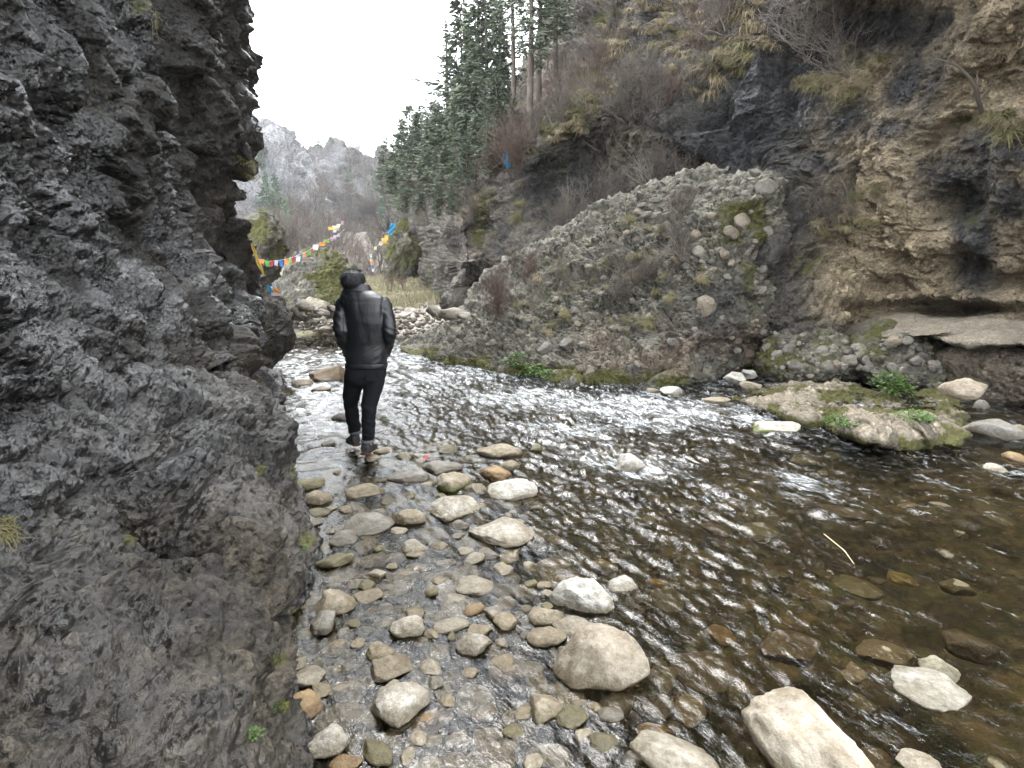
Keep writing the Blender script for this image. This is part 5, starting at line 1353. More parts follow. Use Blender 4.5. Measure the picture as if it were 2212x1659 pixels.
def conifer_meshes(seed, H, R, start, dens, droop=0.35, needle=M_needle, flake=0.16):
    r = np.random.default_rng(seed)
    tk = MB(); zs = np.linspace(0, H, 9)
    wob = np.cumsum(r.normal(0, 0.02, (9, 2)), 0)*H/8
    tk.tube(np.c_[wob, zs - 0.3*(zs == 0)], 0.016*H*(1 - zs/H)**0.8 + 0.012, 7)
    ax = lambda z: np.array([np.interp(z, zs, wob[:, 0]), np.interp(z, zs, wob[:, 1]), z])
    cr = MB(); Q = []
    n = int(dens*62)
    for i in range(n):
        z = H*(start + (1 - start)*(i + r.random())/n)
        t = (z/H - start)/(1 - start)
        L = R*((1 - t)**0.85*(0.35 + 0.65*min(1, t/0.16 + 0.35)) + 0.05)*r.uniform(0.55, 1.15)
        a = r.uniform(0, 6.283); d = np.array([math.cos(a), math.sin(a), 0])
        L *= 0.80 + 0.38*math.sin(a*2 + seed + z*0.9) + 0.18*math.sin(z*3.1 + a)
        up = 0.35*t - droop*(1 - t)*0.6
        s = np.linspace(0, 1, 5)
        br = ax(z) + d*L*s[:, None] + np.array([0, 0, 1.0])*(up*L*s - droop*0.5*L*s*s + 0.12*L*s**3)[:, None]
        tk.tube(br[:4], np.linspace(0.008*H**0.7, 0.003, 4)*max(0.4, L/R), 3)
        side = np.array([-d[1], d[0], 0])
        for j in range(int(9 + 22*L/R)):
            q = r.uniform(0.12, 1)**0.8
            p = np.array([np.interp(q, s, br[:, k]) for k in range(3)])
            ds = r.choice([-1, 1]); f = flake*r.uniform(0.6, 1.5)
            v = side*ds*r.uniform(.4, 1) + d*r.uniform(.2, 1) + np.array([0, 0, r.uniform(-.55, .15)]); v /= np.linalg.norm(v)
            l = f*2.4*(0.5 + 0.9*(1 - q)*min(L, 1.3)); w = np.cross(v, r.normal(size=3)); w /= np.linalg.norm(w) + 1e-6; w *= f*0.24
            Q.append([p - w*.6, p + v*l*.55 - w, p + v*l, p + v*l*.5 + w])
    Q = np.array(Q).reshape(-1, 3)
    cr.add(Q, np.arange(len(Q)).reshape(-1, 4))
    return tk.mesh('trunk', M_bark), cr.mesh('crown', needle, False)
CON = {'dense': conifer_meshes(1, 10, 1.9, 0.05, 2.6, 0.45, flake=0.22), 'dense2': conifer_meshes(2, 10, 2.2, 0.03, 2.5, 0.35, flake=0.23), 'sparse': conifer_meshes(3, 10, 1.3, 0.10, 0.8, 0.5, flake=0.17),
       'tall': conifer_meshes(4, 14, 2.6, 0.30, 1.7, 0.35, flake=0.20), 'bushy': conifer_meshes(5, 10, 3.4, 0.02, 2.5, 0.15, flake=0.30), 'far': conifer_meshes(6, 10, 2.1, 0.04, 1.5, 0.4, M_needle2, 0.34), 'far_dark': conifer_meshes(7, 10, 2.2, 0.04, 1.4, 0.4, M_needle, 0.34)}
CH = {k: (14 if k == 'tall' else 10) for k in CON}
def conifer(kind, px, py, hpx, label, group=None, on=None, name='conifer'):
    p, d = spot(px, py, on)
    H = hpx*d/FPX/math.cos(PITCH*0.2)
    o = link(name, None, loc=tuple(p), label=label, cat='tree', group=group)
    link('trunk', CON[kind][0], o); link('crown', CON[kind][1], o)
    o.scale = (H/CH[kind]*(1.28 if group else 1.1), H/CH[kind]*(1.28 if group else 1.1), H/CH[kind]); o.rotation_euler = (0, 0, rng.uniform(0, 6.28))
    return o
RS = ['cliff']
for a in ((442, 116, 97, 'sparse', 'thin half bare conifer standing clear against the sky'), (447, 118, 92, 'sparse', 'second thin half bare conifer close behind the first'),
          (477, 130, 142, 'dense', 'tallest dense dark conifer on the skyline of the right slope'), (487, 126, 150, 'dense2', 'broad dense conifer just right of the tallest one'),
          (530, 124, 195, 'tall', 'bare trunked pine in front of the brown slope, left of three'), (538, 96, 180, 'tall', 'bare trunked pine in front of the brown slope, middle of three'), (552, 84, 170, 'tall', 'bare trunked pine in front of the brown slope, right of three'),
          (501, 98, 66, 'dense', 'slim conifer below the gap of sky between tall trees'), (511, 96, 150, 'tall', 'high pine with open crown over the gap of sky'), (466, 128, 90, 'dense2', 'mid sized conifer at the left foot of the tallest one'), (460, 126, 116, 'bushy', 'loose broad conifer between the thin ones and the tallest one'), (497, 112, 124, 'dense', 'dense conifer right of the broad one against the sky gap')):
    conifer(a[3], a[0], a[1], a[2], a[4], on=RS)
for k, (x, y, h) in enumerate([(409, 172, 64), (402, 184, 60), (421, 164, 55), (431, 152, 48), (455, 160, 60), (396, 196, 52), (414, 192, 56), (428, 184, 58), (441, 176, 60), (456, 186, 56), (470, 172, 56), (484, 160, 52), (498, 150, 48), (424, 206, 46), (442, 204, 46), (458, 204, 40), (474, 190, 40), (512, 140, 40), (404, 212, 44), (436, 216, 36), (490, 178, 34), (506, 128, 44), (416, 178, 52), (436, 164, 56), (450, 170, 60), (462, 148, 62), (480, 146, 60), (494, 134, 56), (448, 196, 48), (466, 182, 50), (430, 196, 46), (408, 198, 44), (474, 166, 52), (488, 160, 44), (418, 216, 34), (452, 214, 30)]):
    conifer(['bushy', 'dense2', 'bushy', 'bushy', 'dense'][k % 5], x, y, h, ['broad bushy', 'full', 'broad bushy', 'broad bushy', 'slim'][k % 5] + ' conifer ' + ('at the left end' if x < 420 else ('in the middle' if x < 460 else 'at the right end')) + (' high' if y < 170 else ' low') + ' on the wooded slope', 'conifers on the wooded slope', on=RS)
for a in ((277, 222, 48, 'far', 'bright green far conifer beside the left cliff corner, tallest of the far ones', ['m1', 'm2', 'ground']), (270, 214, 42, 'far', 'bright green far conifer partly behind the left cliff corner', ['m1', 'm2', 'ground']), (287, 232, 36, 'far', 'lower green far conifer right of the tallest far one', ['m1', 'm2', 'ground']),
          (372, 202, 36, 'far_dark', 'dark green far conifer standing alone at the foot of the right crag', ['m2', 'm1', 'ground']), (391, 240, 54, 'far', 'blue green conifer above the blue scarf', ['ground', 'm2']), (385, 176, 40, 'far_dark', 'dark conifer on the skyline at the left end of the wooded slope', ['cliff', 'm2']),
          (379, 190, 34, 'far_dark', 'small conifer under the skyline one at the left end of the slope', ['m2', 'cliff']), (317, 152, 18, 'far_dark', 'tiny conifer on the saddle between the two pale peaks', ['m2']), (330, 147, 12, 'far_dark', 'tiniest conifer right of the saddle', ['m2']), (347, 146, 11, 'far_dark', 'tiny conifer on top of the right hand crag', ['m2']),
          (262, 165, 40, 'far_dark', 'olive dark tree leaning out at the left cliff edge below the sky', ['m1']), (324, 224, 22, 'far_dark', 'small dark conifer low in the valley head', ['m1', 'm2', 'ground']), (350, 190, 24, 'far', 'small green conifer against the right hand crag', ['m2'])):
    conifer(a[3], a[0], a[1], a[2], a[4], on=a[5])

def shrub_mesh(seed, mat, n=16, H=1.0, spread=0.6, thick=0.008, lean=0.0, fork=5, droop=0.0):
    r = np.random.default_rng(seed); mb = MB()
    def grow(p, d, L, th, lev):
        k = 5; pts = [p]; dd = d.copy()
        for i in range(k - 1):
            dd = dd + r.normal(0, 0.16, 3) + np.array([0, 0, 0.10 - droop*(i/k)]); dd /= np.linalg.norm(dd)
            pts.append(pts[-1] + dd*L/(k - 1))
        pts = np.array(pts)
        mb.tube(pts, np.linspace(th, th*0.45, k), 3)
        if lev > 0:
            for _ in range(r.integers(fork - 2, fork + 1)):
                t = r.uniform(0.3, 0.98); q = np.array([np.interp(t, np.linspace(0, 1, k), pts[:, c]) for c in range(3)])
                e = dd*0.7 + r.normal(0, 0.55, 3); e /= np.linalg.norm(e)
                grow(q, e, L*r.uniform(.3, .6), th*0.55, lev - 1)
    for i in range(n):
        a = r.uniform(0, 6.283); s = spread*r.random()**0.6
        d = np.array([math.cos(a)*s, math.sin(a)*s - lean, 1.0]); d /= np.linalg.norm(d)
        grow(np.array([r.normal(0, .07), r.normal(0, .07), -0.05]), d, H*r.uniform(.55, 1.0), thick*r.uniform(.7, 1.2), 2)
    return mb.mesh('branches', mat)
SHB = [shrub_mesh(21, M_twig, 13, 1, .7, .008, fork=5), shrub_mesh(22, M_twig, 11, 1, 1.0, .009, fork=6), shrub_mesh(23, M_twig_p, 12, 1, .8, .008, fork=5), shrub_mesh(24, M_twig_r, 15, 1, .6, .008, fork=5), shrub_mesh(25, M_twig_p, 9, 1, 1.3, .009, fork=5, droop=.15), shrub_mesh(26, M_twig, 10, 1, 1.1, .012, fork=6)]
def shrub(kind, p, size, label, group=None, tilt=(0, 0), name='bare_shrub', cat='shrub'):
    o = link(name, SHB[kind], loc=tuple(p), label=label, cat=cat, group=group)
    o.scale = (size*rng.uniform(.9, 1.2), size*rng.uniform(.9, 1.2), size); o.rotation_euler = (tilt[0], tilt[1], rng.uniform(0, 6.28))
    return o
def shrubs(poly, n, smin, smax, kinds, label, group, seed, on, tilt=(0.35, 0)):
    for px, py in in_poly(poly, n, seed):
        p, d = spot(px, py, on)
        kd = kinds[rng.integers(len(kinds))]; sz = rng.uniform(smin, smax)
        pre = ('small ' if sz < smin + .33*(smax - smin) else ('tall ' if sz > smin + .67*(smax - smin) else '')) + ['upright ', 'spreading ', 'pale upright ', 'reddish ', 'pale straggling ', 'coarse '][kd]
        shrub(kd, p, sz, pre + label, group, (tilt[0]*rng.uniform(.3, 1.2), rng.uniform(-.3, .3)))
shrubs([(575, 0), (700, -20), (765, 10), (740, 60), (690, 100), (620, 150), (585, 165), (560, 150), (540, 125), (545, 80)], 34, .8, 1.6, [0, 1, 0, 3, 5], 'leafless shrub in the brushwood high on the right slope', 'brushwood high on the right slope', 61, RS, (.4, 0))
shrubs([(410, 190), (500, 140), (545, 125), (520, 170), (470, 225), (440, 235), (405, 220)], 24, .8, 1.6, [0, 1, 3], 'leafless shrub among the conifers of the wooded slope', 'shrubs among the conifers', 62, RS)
shrubs([(560, 205), (640, 180), (690, 185), (640, 215), (600, 235), (560, 262), (540, 262)], 16, .7, 1.35, [2, 4, 2, 1], 'bare shrub in front of the dark hollow above the huge block', 'pale shrubs before the dark hollow', 63, ['cliff'], (.2, 0))
shrubs([(520, 300), (560, 262), (620, 225), (680, 215), (700, 260), (640, 300), (560, 330)], 26, .3, .7, [2, 1, 0, 4], 'low bare shrub rooted on the face of the huge block', 'low shrubs on the huge block', 64, ['big'], (.5, 0))
shrubs([(284, 262), (284, 238), (300, 215), (345, 215), (395, 205), (392, 250), (378, 270), (350, 285), (352, 262), (310, 250)], 58, 1.6, 3.6, [0, 1, 5, 2], 'leafless thicket on the valley floor behind the flags', 'leafless thickets in the valley', 65, ['ground', 'm1', 'm2'], (0.1, 0))
shrubs([(258, 232), (275, 225), (292, 205), (335, 190), (380, 205), (390, 225), (330, 215), (300, 235)], 26, 2.5, 5.0, [0, 1, 5], 'far leafless tree on the brown slope under the pale crags', 'far leafless trees under the crags', 66, ['ground', 'm1', 'm2'], (0.05, 0))
shrubs([(785, 30), (830, 20), (862, 60), (850, 75), (800, 82), (782, 60)], 10, .7, 1.5, [2, 4, 4], 'tangle of twigs on the ledge high at the upper right', 'twig tangles on the high ledge', 67, RS, (.7, 0))
shrubs([(800, 190), (860, 170), (880, 200), (850, 235), (810, 230)], 7, .4, .8, [2, 1], 'dry shrub clinging midway up the tan cliff', 'small shrubs on the tan cliff', 68, RS, (.7, 0))
shrubs([(462, 290), (520, 262), (530, 300), (480, 330)], 7, .5, 1.0, [3, 3, 1], 'bare shrub in the notch left of the huge block', 'russet shrubs in the notch', 69, ['cliff', 'big'], (.2, 0))
r_ = np.random.default_rng(606)
for i in range(44):
    y = r_.uniform(42, 84); x = -y*r_.uniform(0.20, 0.44); z = float(ground_z(np.array([x]), np.array([y]))[0])
    shrub([0, 1, 5, 0][i % 4], (x, y, z), r_.uniform(2.0, 4.2), ['upright', 'spreading', 'coarse', 'upright'][i % 4] + ' leafless thicket ' + ('just beyond the meadow' if y < 56 else ('half way up the valley floor' if y < 70 else 'far up the valley floor')) + (' behind the flag string' if x/y < -.33 else ' near the blue scarf'), 'thickets far up the valley')
for k, (x, y, s, lab) in enumerate([(389, 289, .95, 'round leafless bush on the meadow, left of three'), (406, 288, .9, 'round leafless bush on the meadow, middle of three'), (420, 287, .7, 'smallest round leafless bush on the meadow, right of three'), (398, 282, .6, 'faint leafless bush behind the meadow trio'), (431, 283, .5, 'tiny leafless bush at the right end of the meadow')]):
    p, d = spot(x, y, ['ground'])
    shrub([3, 3, 0, 0, 0][k], p, s*1.25, lab)
# crooked bare branch in front of the upper right cliff
p, d = spot(982, 112, RS)
br = MB()
p = p + np.array([-0.05, -0.25, 0.05])
q = [at_y(x, y, p[1] - e) for x, y, e in ((982, 112, 0), (978, 100, .12), (976, 88, .18), (968, 76, .22), (958, 66, .2), (945, 61, .12), (930, 58, 0))]
br.tube(q, [.03, .028, .024, .018, .014, .010, .004], 6)
q2 = [at_y(x, y, p[1] - e) for x, y, e in ((979, 102, .1), (984, 94, .14), (990, 88, .16), (994, 82, .16))]; br.tube(q2, [.016, .012, .008, .003], 5)
q3 = [at_y(x, y, p[1] - e) for x, y, e in ((976, 90, .18), (978, 80, .2), (977, 74, .2))]; br.tube(q3, [.02, .013, .005], 5)
link('branch', br.mesh('branch', M_bark), label='crooked dark bare branch rising from the upper right cliff', cat='branch')

def tuft_mesh(seed, mat, n=90, L=0.4, hang=0.5, w=0.006):
    r = np.random.default_rng(seed); Q = []; F = []; mb = MB()
    for i in range(n):
        a = r.uniform(0, 6.283); o = np.array([math.cos(a), math.sin(a), 0])*r.uniform(.15, 1.0)
        l = L*r.uniform(.5, 1.1); b = np.array([r.normal(0, .09), r.normal(0, .09), -.02])*L/.4
        s = np.linspace(0, 1, 4)[:, None]
        pts = b + (np.array([0, 0, 1])*s*(1 - hang*s*1.5) + o*s*s*0.9*(.4 + hang) + o*.15*s)*l
        u_ = np.cross(o + [0, 0, .01], [0, 0, 1]); u_ /= np.linalg.norm(u_) + 1e-6
        ww = (w*np.array([1, .9, .6, .1]))[:, None]*u_
        V = np.stack([pts - ww, pts + ww], 1).reshape(-1, 3)
        mb.add(V, [[0, 1, 3, 2], [2, 3, 5, 4], [4, 5, 7, 6]])
    return mb.mesh('blades', mat, False)
TUF = [tuft_mesh(31, M_dry, 110, .4, .55, .006), tuft_mesh(32, M_dry, 90, .4, .85, .007), tuft_mesh(33, M_olive, 110, .4, .5, .006), tuft_mesh(34, M_olive, 130, .4, .75, .007)]
def tufts(poly, n, smin, smax, kinds, label, group, seed, on, tilt=.5):
    smin, smax = smin*.62, smax*.62
    for px, py in in_poly(poly, int(n*1.35), seed):
        p, d = spot(px, py, on)
        kd = kinds[rng.integers(len(kinds))]; sz = rng.uniform(smin, smax)
        pre = ('small ' if sz < (smin + smax)/2 else 'long ') + ['straw coloured ', 'drooping straw coloured ', 'olive ', 'drooping olive '][kd]
        o = link('grass_tuft', TUF[kd], loc=tuple(p), label=pre + label, cat='grass tuft', group=group)
        o.scale = (sz,)*3; o.rotation_euler = (tilt*rng.uniform(.3, 1.3), rng.uniform(-.3, .3), rng.uniform(-1, 1))
tufts([(545, 135), (580, 100), (605, 78), (612, 90), (585, 125), (560, 150)], 22, 1.2, 2.2, [0, 2, 3, 1], 'grass drooping from the mossy rib left of the dark hollow', 'grass on the mossy rib', 71, RS)
tufts([(600, 0), (770, -5), (770, 50), (730, 90), (690, 95), (660, 60), (600, 60)], 74, 1.1, 2.4, [0, 1, 1, 3], 'hanging grass on the high right slope', 'straw grass on the high slope', 72, RS)
tufts([(795, 75), (850, 76), (885, 58), (890, 66), (850, 92), (800, 90)], 26, 1.0, 1.7, [0, 1, 3], 'grass hanging over the high ledge at the upper right', 'straw grass over the high ledge', 73, RS, .8)
tufts([(520, 290), (560, 255), (620, 215), (650, 215), (690, 250), (720, 280), (640, 330), (560, 335), (520, 320)], 42, .45, 1.0, [0, 1, 2, 3], 'tuft of grass on the face of the huge block', 'grass tufts on the huge block', 74, ['big'], .7)
tufts([(800, 195), (880, 165), (905, 200), (860, 240), (820, 240)], 16, .6, 1.2, [1, 3], 'grass midway up the tan cliff', 'faded grass on the tan cliff', 75, RS, .8)
tufts([(985, 118), (1024, 108), (1024, 135), (995, 140)], 9, .8, 1.4, [3, 2, 1], 'grass in the cleft at the right edge of the cliff', 'olive grass at the right edge', 76, RS, .7)
tufts([(470, 180), (500, 165), (530, 200), (520, 250), (475, 250)], 14, .8, 1.6, [3, 2, 0], 'grass on the pillar at the left end of the cliff', 'grass on the pillar', 77, RS, .6)
tufts([(262, 225), (285, 220), (284, 245), (266, 250)], 6, .9, 1.4, [3, 2], 'shaggy moss grass on the tall boulder behind the corner', 'moss grass on the tall boulder', 78, None, .5)
for (x, y, s, kk, lab) in ((3, 532, .2, 3, 'green grass tuft at the left edge low on the dark cliff'), (138, 6, .6, 3, 'green grass tuft hanging from the top of the dark cliff'), (247, 160, .7, 3, 'thin yellow green grass on the cliff corner below the lip'), (250, 170, .6, 2, 'second thin grass just under the one on the cliff corner')):
    p, d = spot(x, y, ['left'])
    o = link('grass_tuft', TUF[kk], loc=tuple(p), label=lab, cat='grass tuft'); o.scale = (s,)*3; o.rotation_euler = (0.2, 0.9, 0)
# the meadow
mb = MB(); r = np.random.default_rng(9); Q = []
pp = in_poly([(372, 290), (372, 272), (392, 268), (430, 252), (452, 232), (456, 262), (466, 296), (420, 300)], 9000, 91)
gxy = SPX['ground']; msk = (gxy[0] > 360) & (gxy[0] < 475) & (gxy[1] > 225) & (gxy[1] < 305) & (gxy[2] > 0)
c0 = SURF['ground'][msk]
yy = r.uniform(24, 43, 9000); xx = -yy*r.uniform(0.06, 0.30, 9000); zz = ground_z(xx, yy)
for i in range(9000):
    b = np.array([xx[i], yy[i], zz[i]]); l = r.uniform(.10, .32); d = np.array([r.normal(0, .35), r.normal(0, .35), 1])*l; w = np.array([r.uniform(.012, .03), 0, 0])
    Q.append([b - w, b + w, b + d + w*.2, b + d - w*.2])
Q = np.array(Q).reshape(-1, 3); mb.add(Q, np.arange(len(Q)).reshape(-1, 4))
link('grass', mb.mesh('grass', M_mead, False), label='pale short grass of the meadow beyond the gravel', kind='stuff')
# leafy plants
def plant_mesh(seed, n, R, H, mat, ls=0.03):
    r = np.random.default_rng(seed); mb = MB(); st = MB()
    for i in range(n):
        a = r.uniform(0, 6.283); rr = R*math.sqrt(r.random()); p = np.array([rr*math.cos(a), rr*math.sin(a), H*(1 - (rr/R)**2*.6)*r.uniform(.35, 1)])
        if i % 6 == 0: st.tube([np.array([0, 0, -.02]) + .1*p*[1, 1, 0], p*.6, p], [.004, .003, .002], 3)
        d = np.array([math.cos(a), math.sin(a), r.uniform(-.3, .5)]) + r.normal(0, .5, 3); d /= np.linalg.norm(d); w = np.cross(d, [0, 0, 1]); w /= np.linalg.norm(w) + 1e-6
        l = ls*r.uniform(.6, 1.3)
        mb.add([p, p + d*l*.35 + w*l*.38, p + d*l*.8 + w*l*.3, p + d*l*1.05, p + d*l*.8 - w*l*.3, p + d*l*.35 - w*l*.38], [[0, 1, 2, 5], [5, 2, 3, 4]])
    return st.mesh('stem', M_green), mb.mesh('leaf', mat, False)
PL = [plant_mesh(41, 260, .26, .34, M_green, .05), plant_mesh(42, 160, .20, .10, M_green, .032)]
def plant(kind, x, y, s, on, lab, group=None):
    p, d = spot(x, y, on)
    o = link('leafy_plant', None, loc=tuple(p), label=lab, cat='plant', group=group); o.scale = (s,)*3; o.rotation_euler = (.2, 0, rng.uniform(0, 6))
    link('stem', PL[kind][0], o); link('leaves', PL[kind][1], o)
plant(0, 887, 389, 1.0, ['slab'], 'fresh green leafy plant growing on top of the mossy slab')
for k, (x, y, s) in enumerate(((516, 366, 1.3), (528, 372, 1.2), (538, 369, 1.2), (520, 358, 1.0), (546, 374, 1.0))):
    plant(1, x, y, s, ['big'], 'bright green cress at the waterline of the huge block', 'cress at the waterline of the huge block')
for k, (x, y, s) in enumerate(((838, 420, .8), (912, 416, .8), (850, 424, .7), (930, 425, .6))):
    plant(1, x, y, s, ['slab'], 'small green cress on the wet rim of the mossy slab', 'cress on the mossy slab')
plant(1, 252, 736, .17, ['left'], 'tiny green weed low on the dark cliff near the bottom edge')
plant(1, 276, 706, .13, ['left'], 'tiny yellow green weed at the foot of the dark cliff')
plant(1, 301, 548, .22, ['left'], 'green weed on the dark cliff bulge above the shallows')
# branches hanging into the sky from the top of the left cliff
ob = MB(); r = np.random.default_rng(77)
st = at_y(236, -70, 7.0)
for (x, y) in ((300, 14), (326, 4), (338, 16), (312, -8), (365, 36), (258, 20)):
    e = at_y(x, y, 7.2 + r.uniform(-.4, .6)); m = (st + e)/2 + np.array([0, 0, .35 + .1*r.random()])
    t = np.linspace(0, 1, 9)[:, None]; pts = (1 - t)**2*st + 2*t*(1 - t)*m + t*t*e
    ob.tube(pts, np.linspace(.016, .003, 9), 4)
    for j in range(14):
        q = pts[r.integers(5, 9)] + r.normal(0, .02, 3); v = np.array([r.normal(0, .6), r.normal(0, .4), -.7]); v /= np.linalg.norm(v)
        ob.tube([q, q + v*.07, q + v*.13 + [0, 0, -.03]], [.004, .003, .0015], 3)
link('overhanging_branch', ob.mesh('overhanging_branch', M_twig), label='thin bare branch hanging into the sky from the top of the dark cliff', cat='branch')

# ---- cobbles set in the conglomerate: each its own piece
def cob(parent, x, y, w, h, on, col):
    p, d = spot(x, y, [on], 2.5)
    a = w/2*d/FPX; b = h/2*d/FPX
    o = link('cobble', STONE_V[rng.integers(12)], parent, loc=(p[0], p[1] + 0.12*a, p[2])); o.scale = (a, min(a, b)*rng.uniform(.7, .9), b)
    o.rotation_euler = (rng.uniform(-.2, .2), rng.uniform(-.5, .5), rng.uniform(-.4, .4)); o.color = (*col, 1)
def tone(): return np.array([(0.135, 0.128, 0.115), (0.165, 0.155, 0.135), (0.115, 0.108, 0.10), (0.175, 0.15, 0.12)][rng.integers(4)])*rng.uniform(.8, 1.15)
ZX = lambda x, y, w, h: (409.6 + x*.1759, 155.6 + y*.1759, w*.1759, h*.1759)
for a in ((1875, 370, 105, 115), (1620, 455, 80, 64), (1640, 540, 78, 84), (2020, 185, 130, 120), (1510, 218, 95, 52), (1740, 410, 54, 42), (1820, 445, 100, 80), (2050, 425, 74, 74), (1950, 580, 64, 74), (1690, 870, 105, 150), (1800, 680, 74, 44), (1860, 720, 64, 64), (925, 890, 54, 64), (725, 812, 62, 74), (1780, 570, 74, 64), (1250, 825, 48, 54), (1160, 970, 54, 44), (760, 1110, 96, 96), (880, 1080, 96, 74), (2040, 340, 64, 44), (1380, 290, 64, 54), (1960, 100, 90, 60), (1900, 200, 60, 40), (1720, 330, 60, 44), (2000, 640, 60, 60), (1560, 640, 60, 50), (2010, 760, 70, 60), (1080, 780, 50, 40), (620, 1000, 60, 50), (480, 1060, 60, 50), (560, 900, 44, 40), (1340, 980, 60, 50), (1480, 1060, 70, 60)):
    cob(big_o, *ZX(*a), 'big', tone())
for x, y in in_poly([(470, 350), (520, 300), (600, 250), (700, 190), (775, 190), (775, 320), (740, 370), (620, 380), (520, 372)], 120, 95):
    w = 3.0 + 6*rng.random()**2
    cob(big_o, x, y, w*1.15, w*.9, 'big', tone())
for x, y in in_poly([(640, 200), (690, 180), (775, 175), (780, 190), (700, 205), (620, 235)], 50, 96):
    w = 4 + 6*rng.random(); cob(big_o, x, y, w*1.4, w*.75, 'big', tone()*1.1)
for (o_, on, poly, n) in ((b2a, 'b2a', [(765, 345), (800, 332), (850, 340), (852, 375), (800, 380), (768, 372)], 34), (b2b, 'b2b', [(858, 345), (890, 330), (940, 345), (955, 365), (940, 385), (870, 382)], 38)):
    for x, y in in_poly(poly, n, 97):
        w = 5 + 11*rng.random()**2; cob(o_, x, y, w*1.2, w*.9, on, tone()*1.1)

# ---- prayer flags
def sheet(w, h, seed, nx=7, ny=6, amp=0.12):
    r = np.random.default_rng(seed); X, Z = np.meshgrid(np.linspace(-.5, .5, nx), np.linspace(0, -1, ny), indexing='ij')
    f, p = r.uniform(5, 9), r.uniform(0, 6)
    Y = amp*w*np.sin(X*f + p + Z*2)*(-Z + .15) + amp*w*.5*np.sin(Z*6 + p)
    sh = r.uniform(-.35, .35)
    return np.stack([X*w*(1 + .12*Z) + sh*Z*w*.6, Y, Z*h + .08*h*np.sin(X*f*1.3 + p)*(-Z)], -1).reshape(-1, 3), grid_faces(nx, ny)
FC = {'orange': (0.72, 0.25, 0.02), 'green': (0.10, 0.36, 0.05), 'red': (0.40, 0.03, 0.035), 'lilac': (0.46, 0.38, 0.48), 'blue': (0.01, 0.15, 0.42), 'white': (0.62, 0.60, 0.62), 'yellow': (0.72, 0.45, 0.04), 'lime': (0.25, 0.46, 0.06), 'pink': (0.50, 0.26, 0.30), 'cyan': (0.005, 0.26, 0.50), 'cream': (0.62, 0.56, 0.40)}
FM = {k: cloth('flag_' + k, tuple(.50*q + .12*(v[0] + v[1] + v[2])/3 for q in v), 0.85, 0.2, 80, 0.002, var=0.1) for k, v in FC.items()}
F2 = lambda x, y: (245.8 + x*.07407, 204.8 + y*.07407)
def flag_line(name, label, stops, flags, y0, y1, sag=0.0):
    px = np.array([F2(*s) for s in stops]); L = np.r_[0, np.cumsum(np.linalg.norm(np.diff(px, axis=0), axis=1))]; L /= L[-1]
    t = np.linspace(0, 1, 40)
    C = at_y(np.interp(t, L, px[:, 0]), np.interp(t, L, px[:, 1]), y0 + (y1 - y0)*t)
    o = link(name, None, loc=tuple(C[0]), label=label, cat='prayer flags'); inv = Matrix.Translation(-Vector(C[0]))
    mb = MB(); mb.tube(C, 0.006, 4)
    c = link('cord', mb.mesh('cord', FM['white']), o); c.matrix_parent_inverse = inv
    for k, (x, y, w, h, col) in enumerate(flags):
        q = F2(x, y); i = np.argmin(np.abs(np.interp(t, L, px[:, 0]) - q[0]) + np.abs(np.interp(t, L, px[:, 1]) - q[1])); Y = y0 + (y1 - y0)*t[i]
        P = at_y(q[0], q[1] - h*.5*.07407, Y); s = .07407*Y/FPX
        V, F = sheet(w*s*.86, h*s*.86, 300 + k)
        f = link('flag', mesh_np('flag', V + P, F, FM[col]), o, label=f'{col} prayer flag'); f.matrix_parent_inverse = inv
flag_line('prayer_flag_line', 'string of small coloured prayer flags swung from the cliff corner across the valley', [(150, 730), (210, 740), (300, 765), (420, 755), (540, 735), (650, 705), (740, 670), (855, 615), (945, 540), (1040, 500), (1180, 440), (1255, 400), (1330, 330)],
    [(212, 768, 78, 70, 'orange'), (287, 800, 72, 88, 'green'), (352, 797, 55, 88, 'red'), (412, 790, 58, 86, 'lilac'), (475, 795, 66, 100, 'blue'), (543, 772, 62, 86, 'orange'), (594, 768, 48, 90, 'lime'), (645, 748, 54, 90, 'red'), (712, 735, 66, 80, 'white'), (745, 695, 34, 60, 'blue'), (790, 678, 54, 70, 'orange'), (853, 648, 54, 68, 'green'), (897, 625, 34, 62, 'red'), (945, 580, 90, 86, 'white'), (1035, 532, 96, 56, 'orange'), (1085, 492, 90, 46, 'lime'), (1165, 465, 50, 56, 'pink'), (1205, 442, 54, 60, 'lilac'), (1255, 412, 46, 50, 'lilac')], 15, 23)
flag_line('prayer_flag_line', 'short bunched white and cream prayer flags above the string at mid valley', [(1100, 300), (1200, 330), (1270, 280), (1330, 215)], [(1150, 320, 90, 50, 'yellow'), (1210, 315, 100, 66, 'cream'), (1205, 350, 60, 60, 'white'), (1250, 290, 60, 60, 'cream'), (1300, 245, 40, 50, 'pink')], 23, 24)
flag_line('prayer_flag_line', 'vertical string of yellow and white flags hanging left of the moss topped crag', [(1960, 390), (1900, 430), (1810, 520), (1745, 590), (1685, 690), (1690, 770), (1700, 850), (1735, 910)], [(1895, 450, 60, 80, 'yellow'), (1865, 490, 80, 80, 'yellow'), (1825, 525, 60, 60, 'cream'), (1750, 590, 44, 60, 'cream'), (1685, 690, 40, 60, 'white'), (1692, 750, 40, 50, 'cream'), (1697, 790, 44, 54, 'orange'), (1695, 845, 40, 46, 'blue'), (1722, 885, 40, 50, 'white')], 26.2, 25)
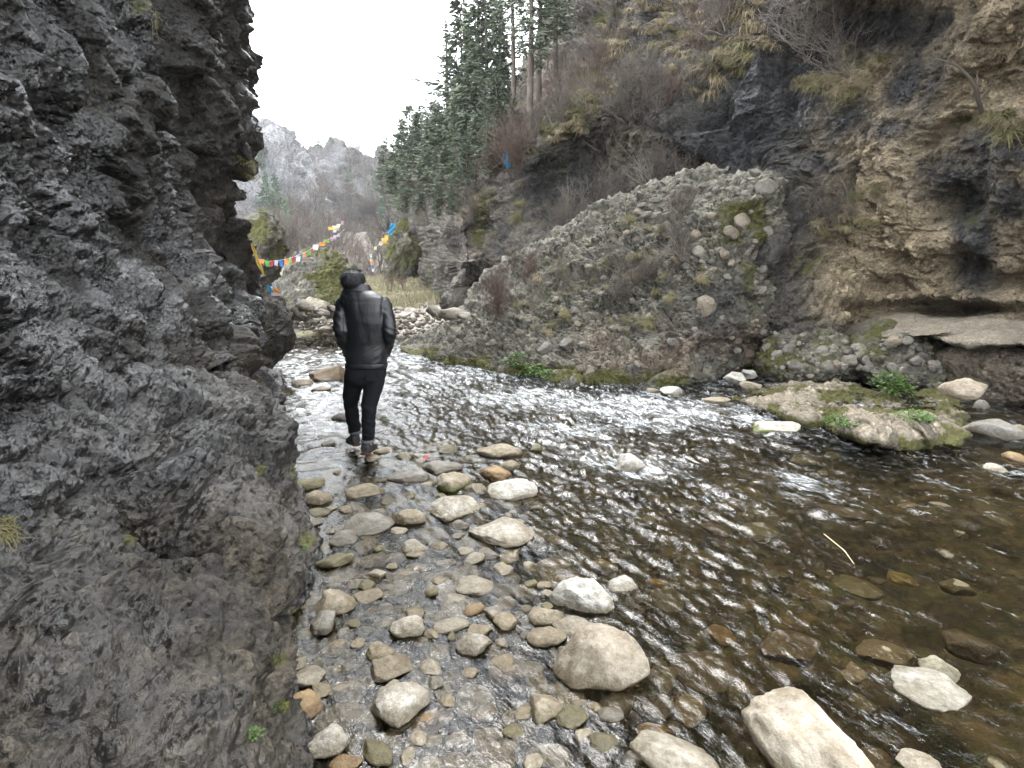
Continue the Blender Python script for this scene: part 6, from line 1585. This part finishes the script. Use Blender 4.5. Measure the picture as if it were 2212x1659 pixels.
def scarf(name, label, pts, y, wpx, col, cat='scarf', seed=0):
    r = np.random.default_rng(seed); n = 26; P = np.array([F2(*p) for p in pts]); L = np.linspace(0, 1, len(P)); t = np.linspace(0, 1, n)
    X, Z = np.interp(t, L, P[:, 0]), np.interp(t, L, P[:, 1]); C = at_y(X, Z, y)
    d = np.gradient(C, axis=0); d /= np.linalg.norm(d, axis=1, keepdims=True); s_ = np.cross(d, [0, 1, 0]); s_ /= np.linalg.norm(s_, axis=1, keepdims=True)
    k = np.linspace(-1, 1, 7); W = wpx*.07407*y/FPX/2*np.interp(t, np.linspace(0, 1, 6), r.uniform(.6, 1.15, 6))
    V = C[:, None] + s_[:, None]*(k[None, :]*W[:, None])[..., None] + np.array([0, 1.0, 0])*(0.35*W[:, None]*np.sin(k*5 + 6*t[:, None]))[..., None]
    link(name, mesh_np(name, V, grid_faces(n, 7), FM[col]), label=label, cat=cat)
scarf('scarf', 'yellow scarf hanging down the corner of the dark cliff', [(75, 520), (95, 580), (130, 660), (160, 760), (200, 840), (235, 920), (225, 955)], 8.5, 42, 'yellow', seed=1)
scarf('scarf', 'blue scarf tied beside the moss topped crag', [(1990, 250), (1985, 300), (1960, 340), (1935, 395)], 26.3, 80, 'cyan', seed=2)
p, d = spot(506, 158, RS)
scarf('scarf', 'bright blue scarf caught on the right cliff high above the stream', [(3495, -700), (3520, -640), (3500, -600), (3530, -560), (3550, -500)], p[1] - .5, 95, 'cyan', seed=3)
p, d = spot(277, 297, ['b6a', 'left'])
scarf('cloth', 'orange prayer cloth lying on the grey blocky boulder', [(370, 1160), (420, 1165), (470, 1195)], p[1] - .12, 62, 'orange', 'cloth', 4)
scarf('cloth', 'white prayer cloth under the orange one on the grey blocky boulder', [(340, 1205), (400, 1212), (490, 1215)], p[1] - .16, 44, 'white', 'cloth', 5)
scarf('cloth', 'pale blue prayer cloth draped at the left end of the boulder top', [(290, 1080), (325, 1130), (345, 1195)], p[1] - .1, 52, 'cyan', 'cloth', 6)
scarf('cloth', 'grey white rag hanging behind the orange prayer cloth', [(360, 1050), (385, 1085), (405, 1120)], p[1] + .05, 50, 'white', 'cloth', 7)
print('plants', round(time.time() - T0, 1))

# ================================================================== the damp air of the gorge
kz = NT('damp_air')
pv_ = kz.n('ShaderNodeVolumePrincipled')
pv_.inputs['Color'].default_value = (0.93, 0.95, 1.0, 1)
pv_.inputs['Density'].default_value = 0.00035
pv_.inputs['Anisotropy'].default_value = 0.2
kz.l(pv_.outputs[0], kz.out.inputs['Volume'])
top = max(float(max((o.matrix_world @ Vector(c))[2] for c in o.bound_box)) for o in SC.objects if o.type == 'MESH') + 3
bm = bmesh.new(); bmesh.ops.create_cube(bm, size=1)
for v in bm.verts: v.co = (v.co.x*1840, -12 + (v.co.y + .5)*925, -8 + (v.co.z + .5)*(top + 8))
me = bpy.data.meshes.new('haze'); bm.to_mesh(me); bm.free(); me.materials.append(kz.m)
link('haze', me, label='thin damp air fading the far end of the gorge', kind='stuff')
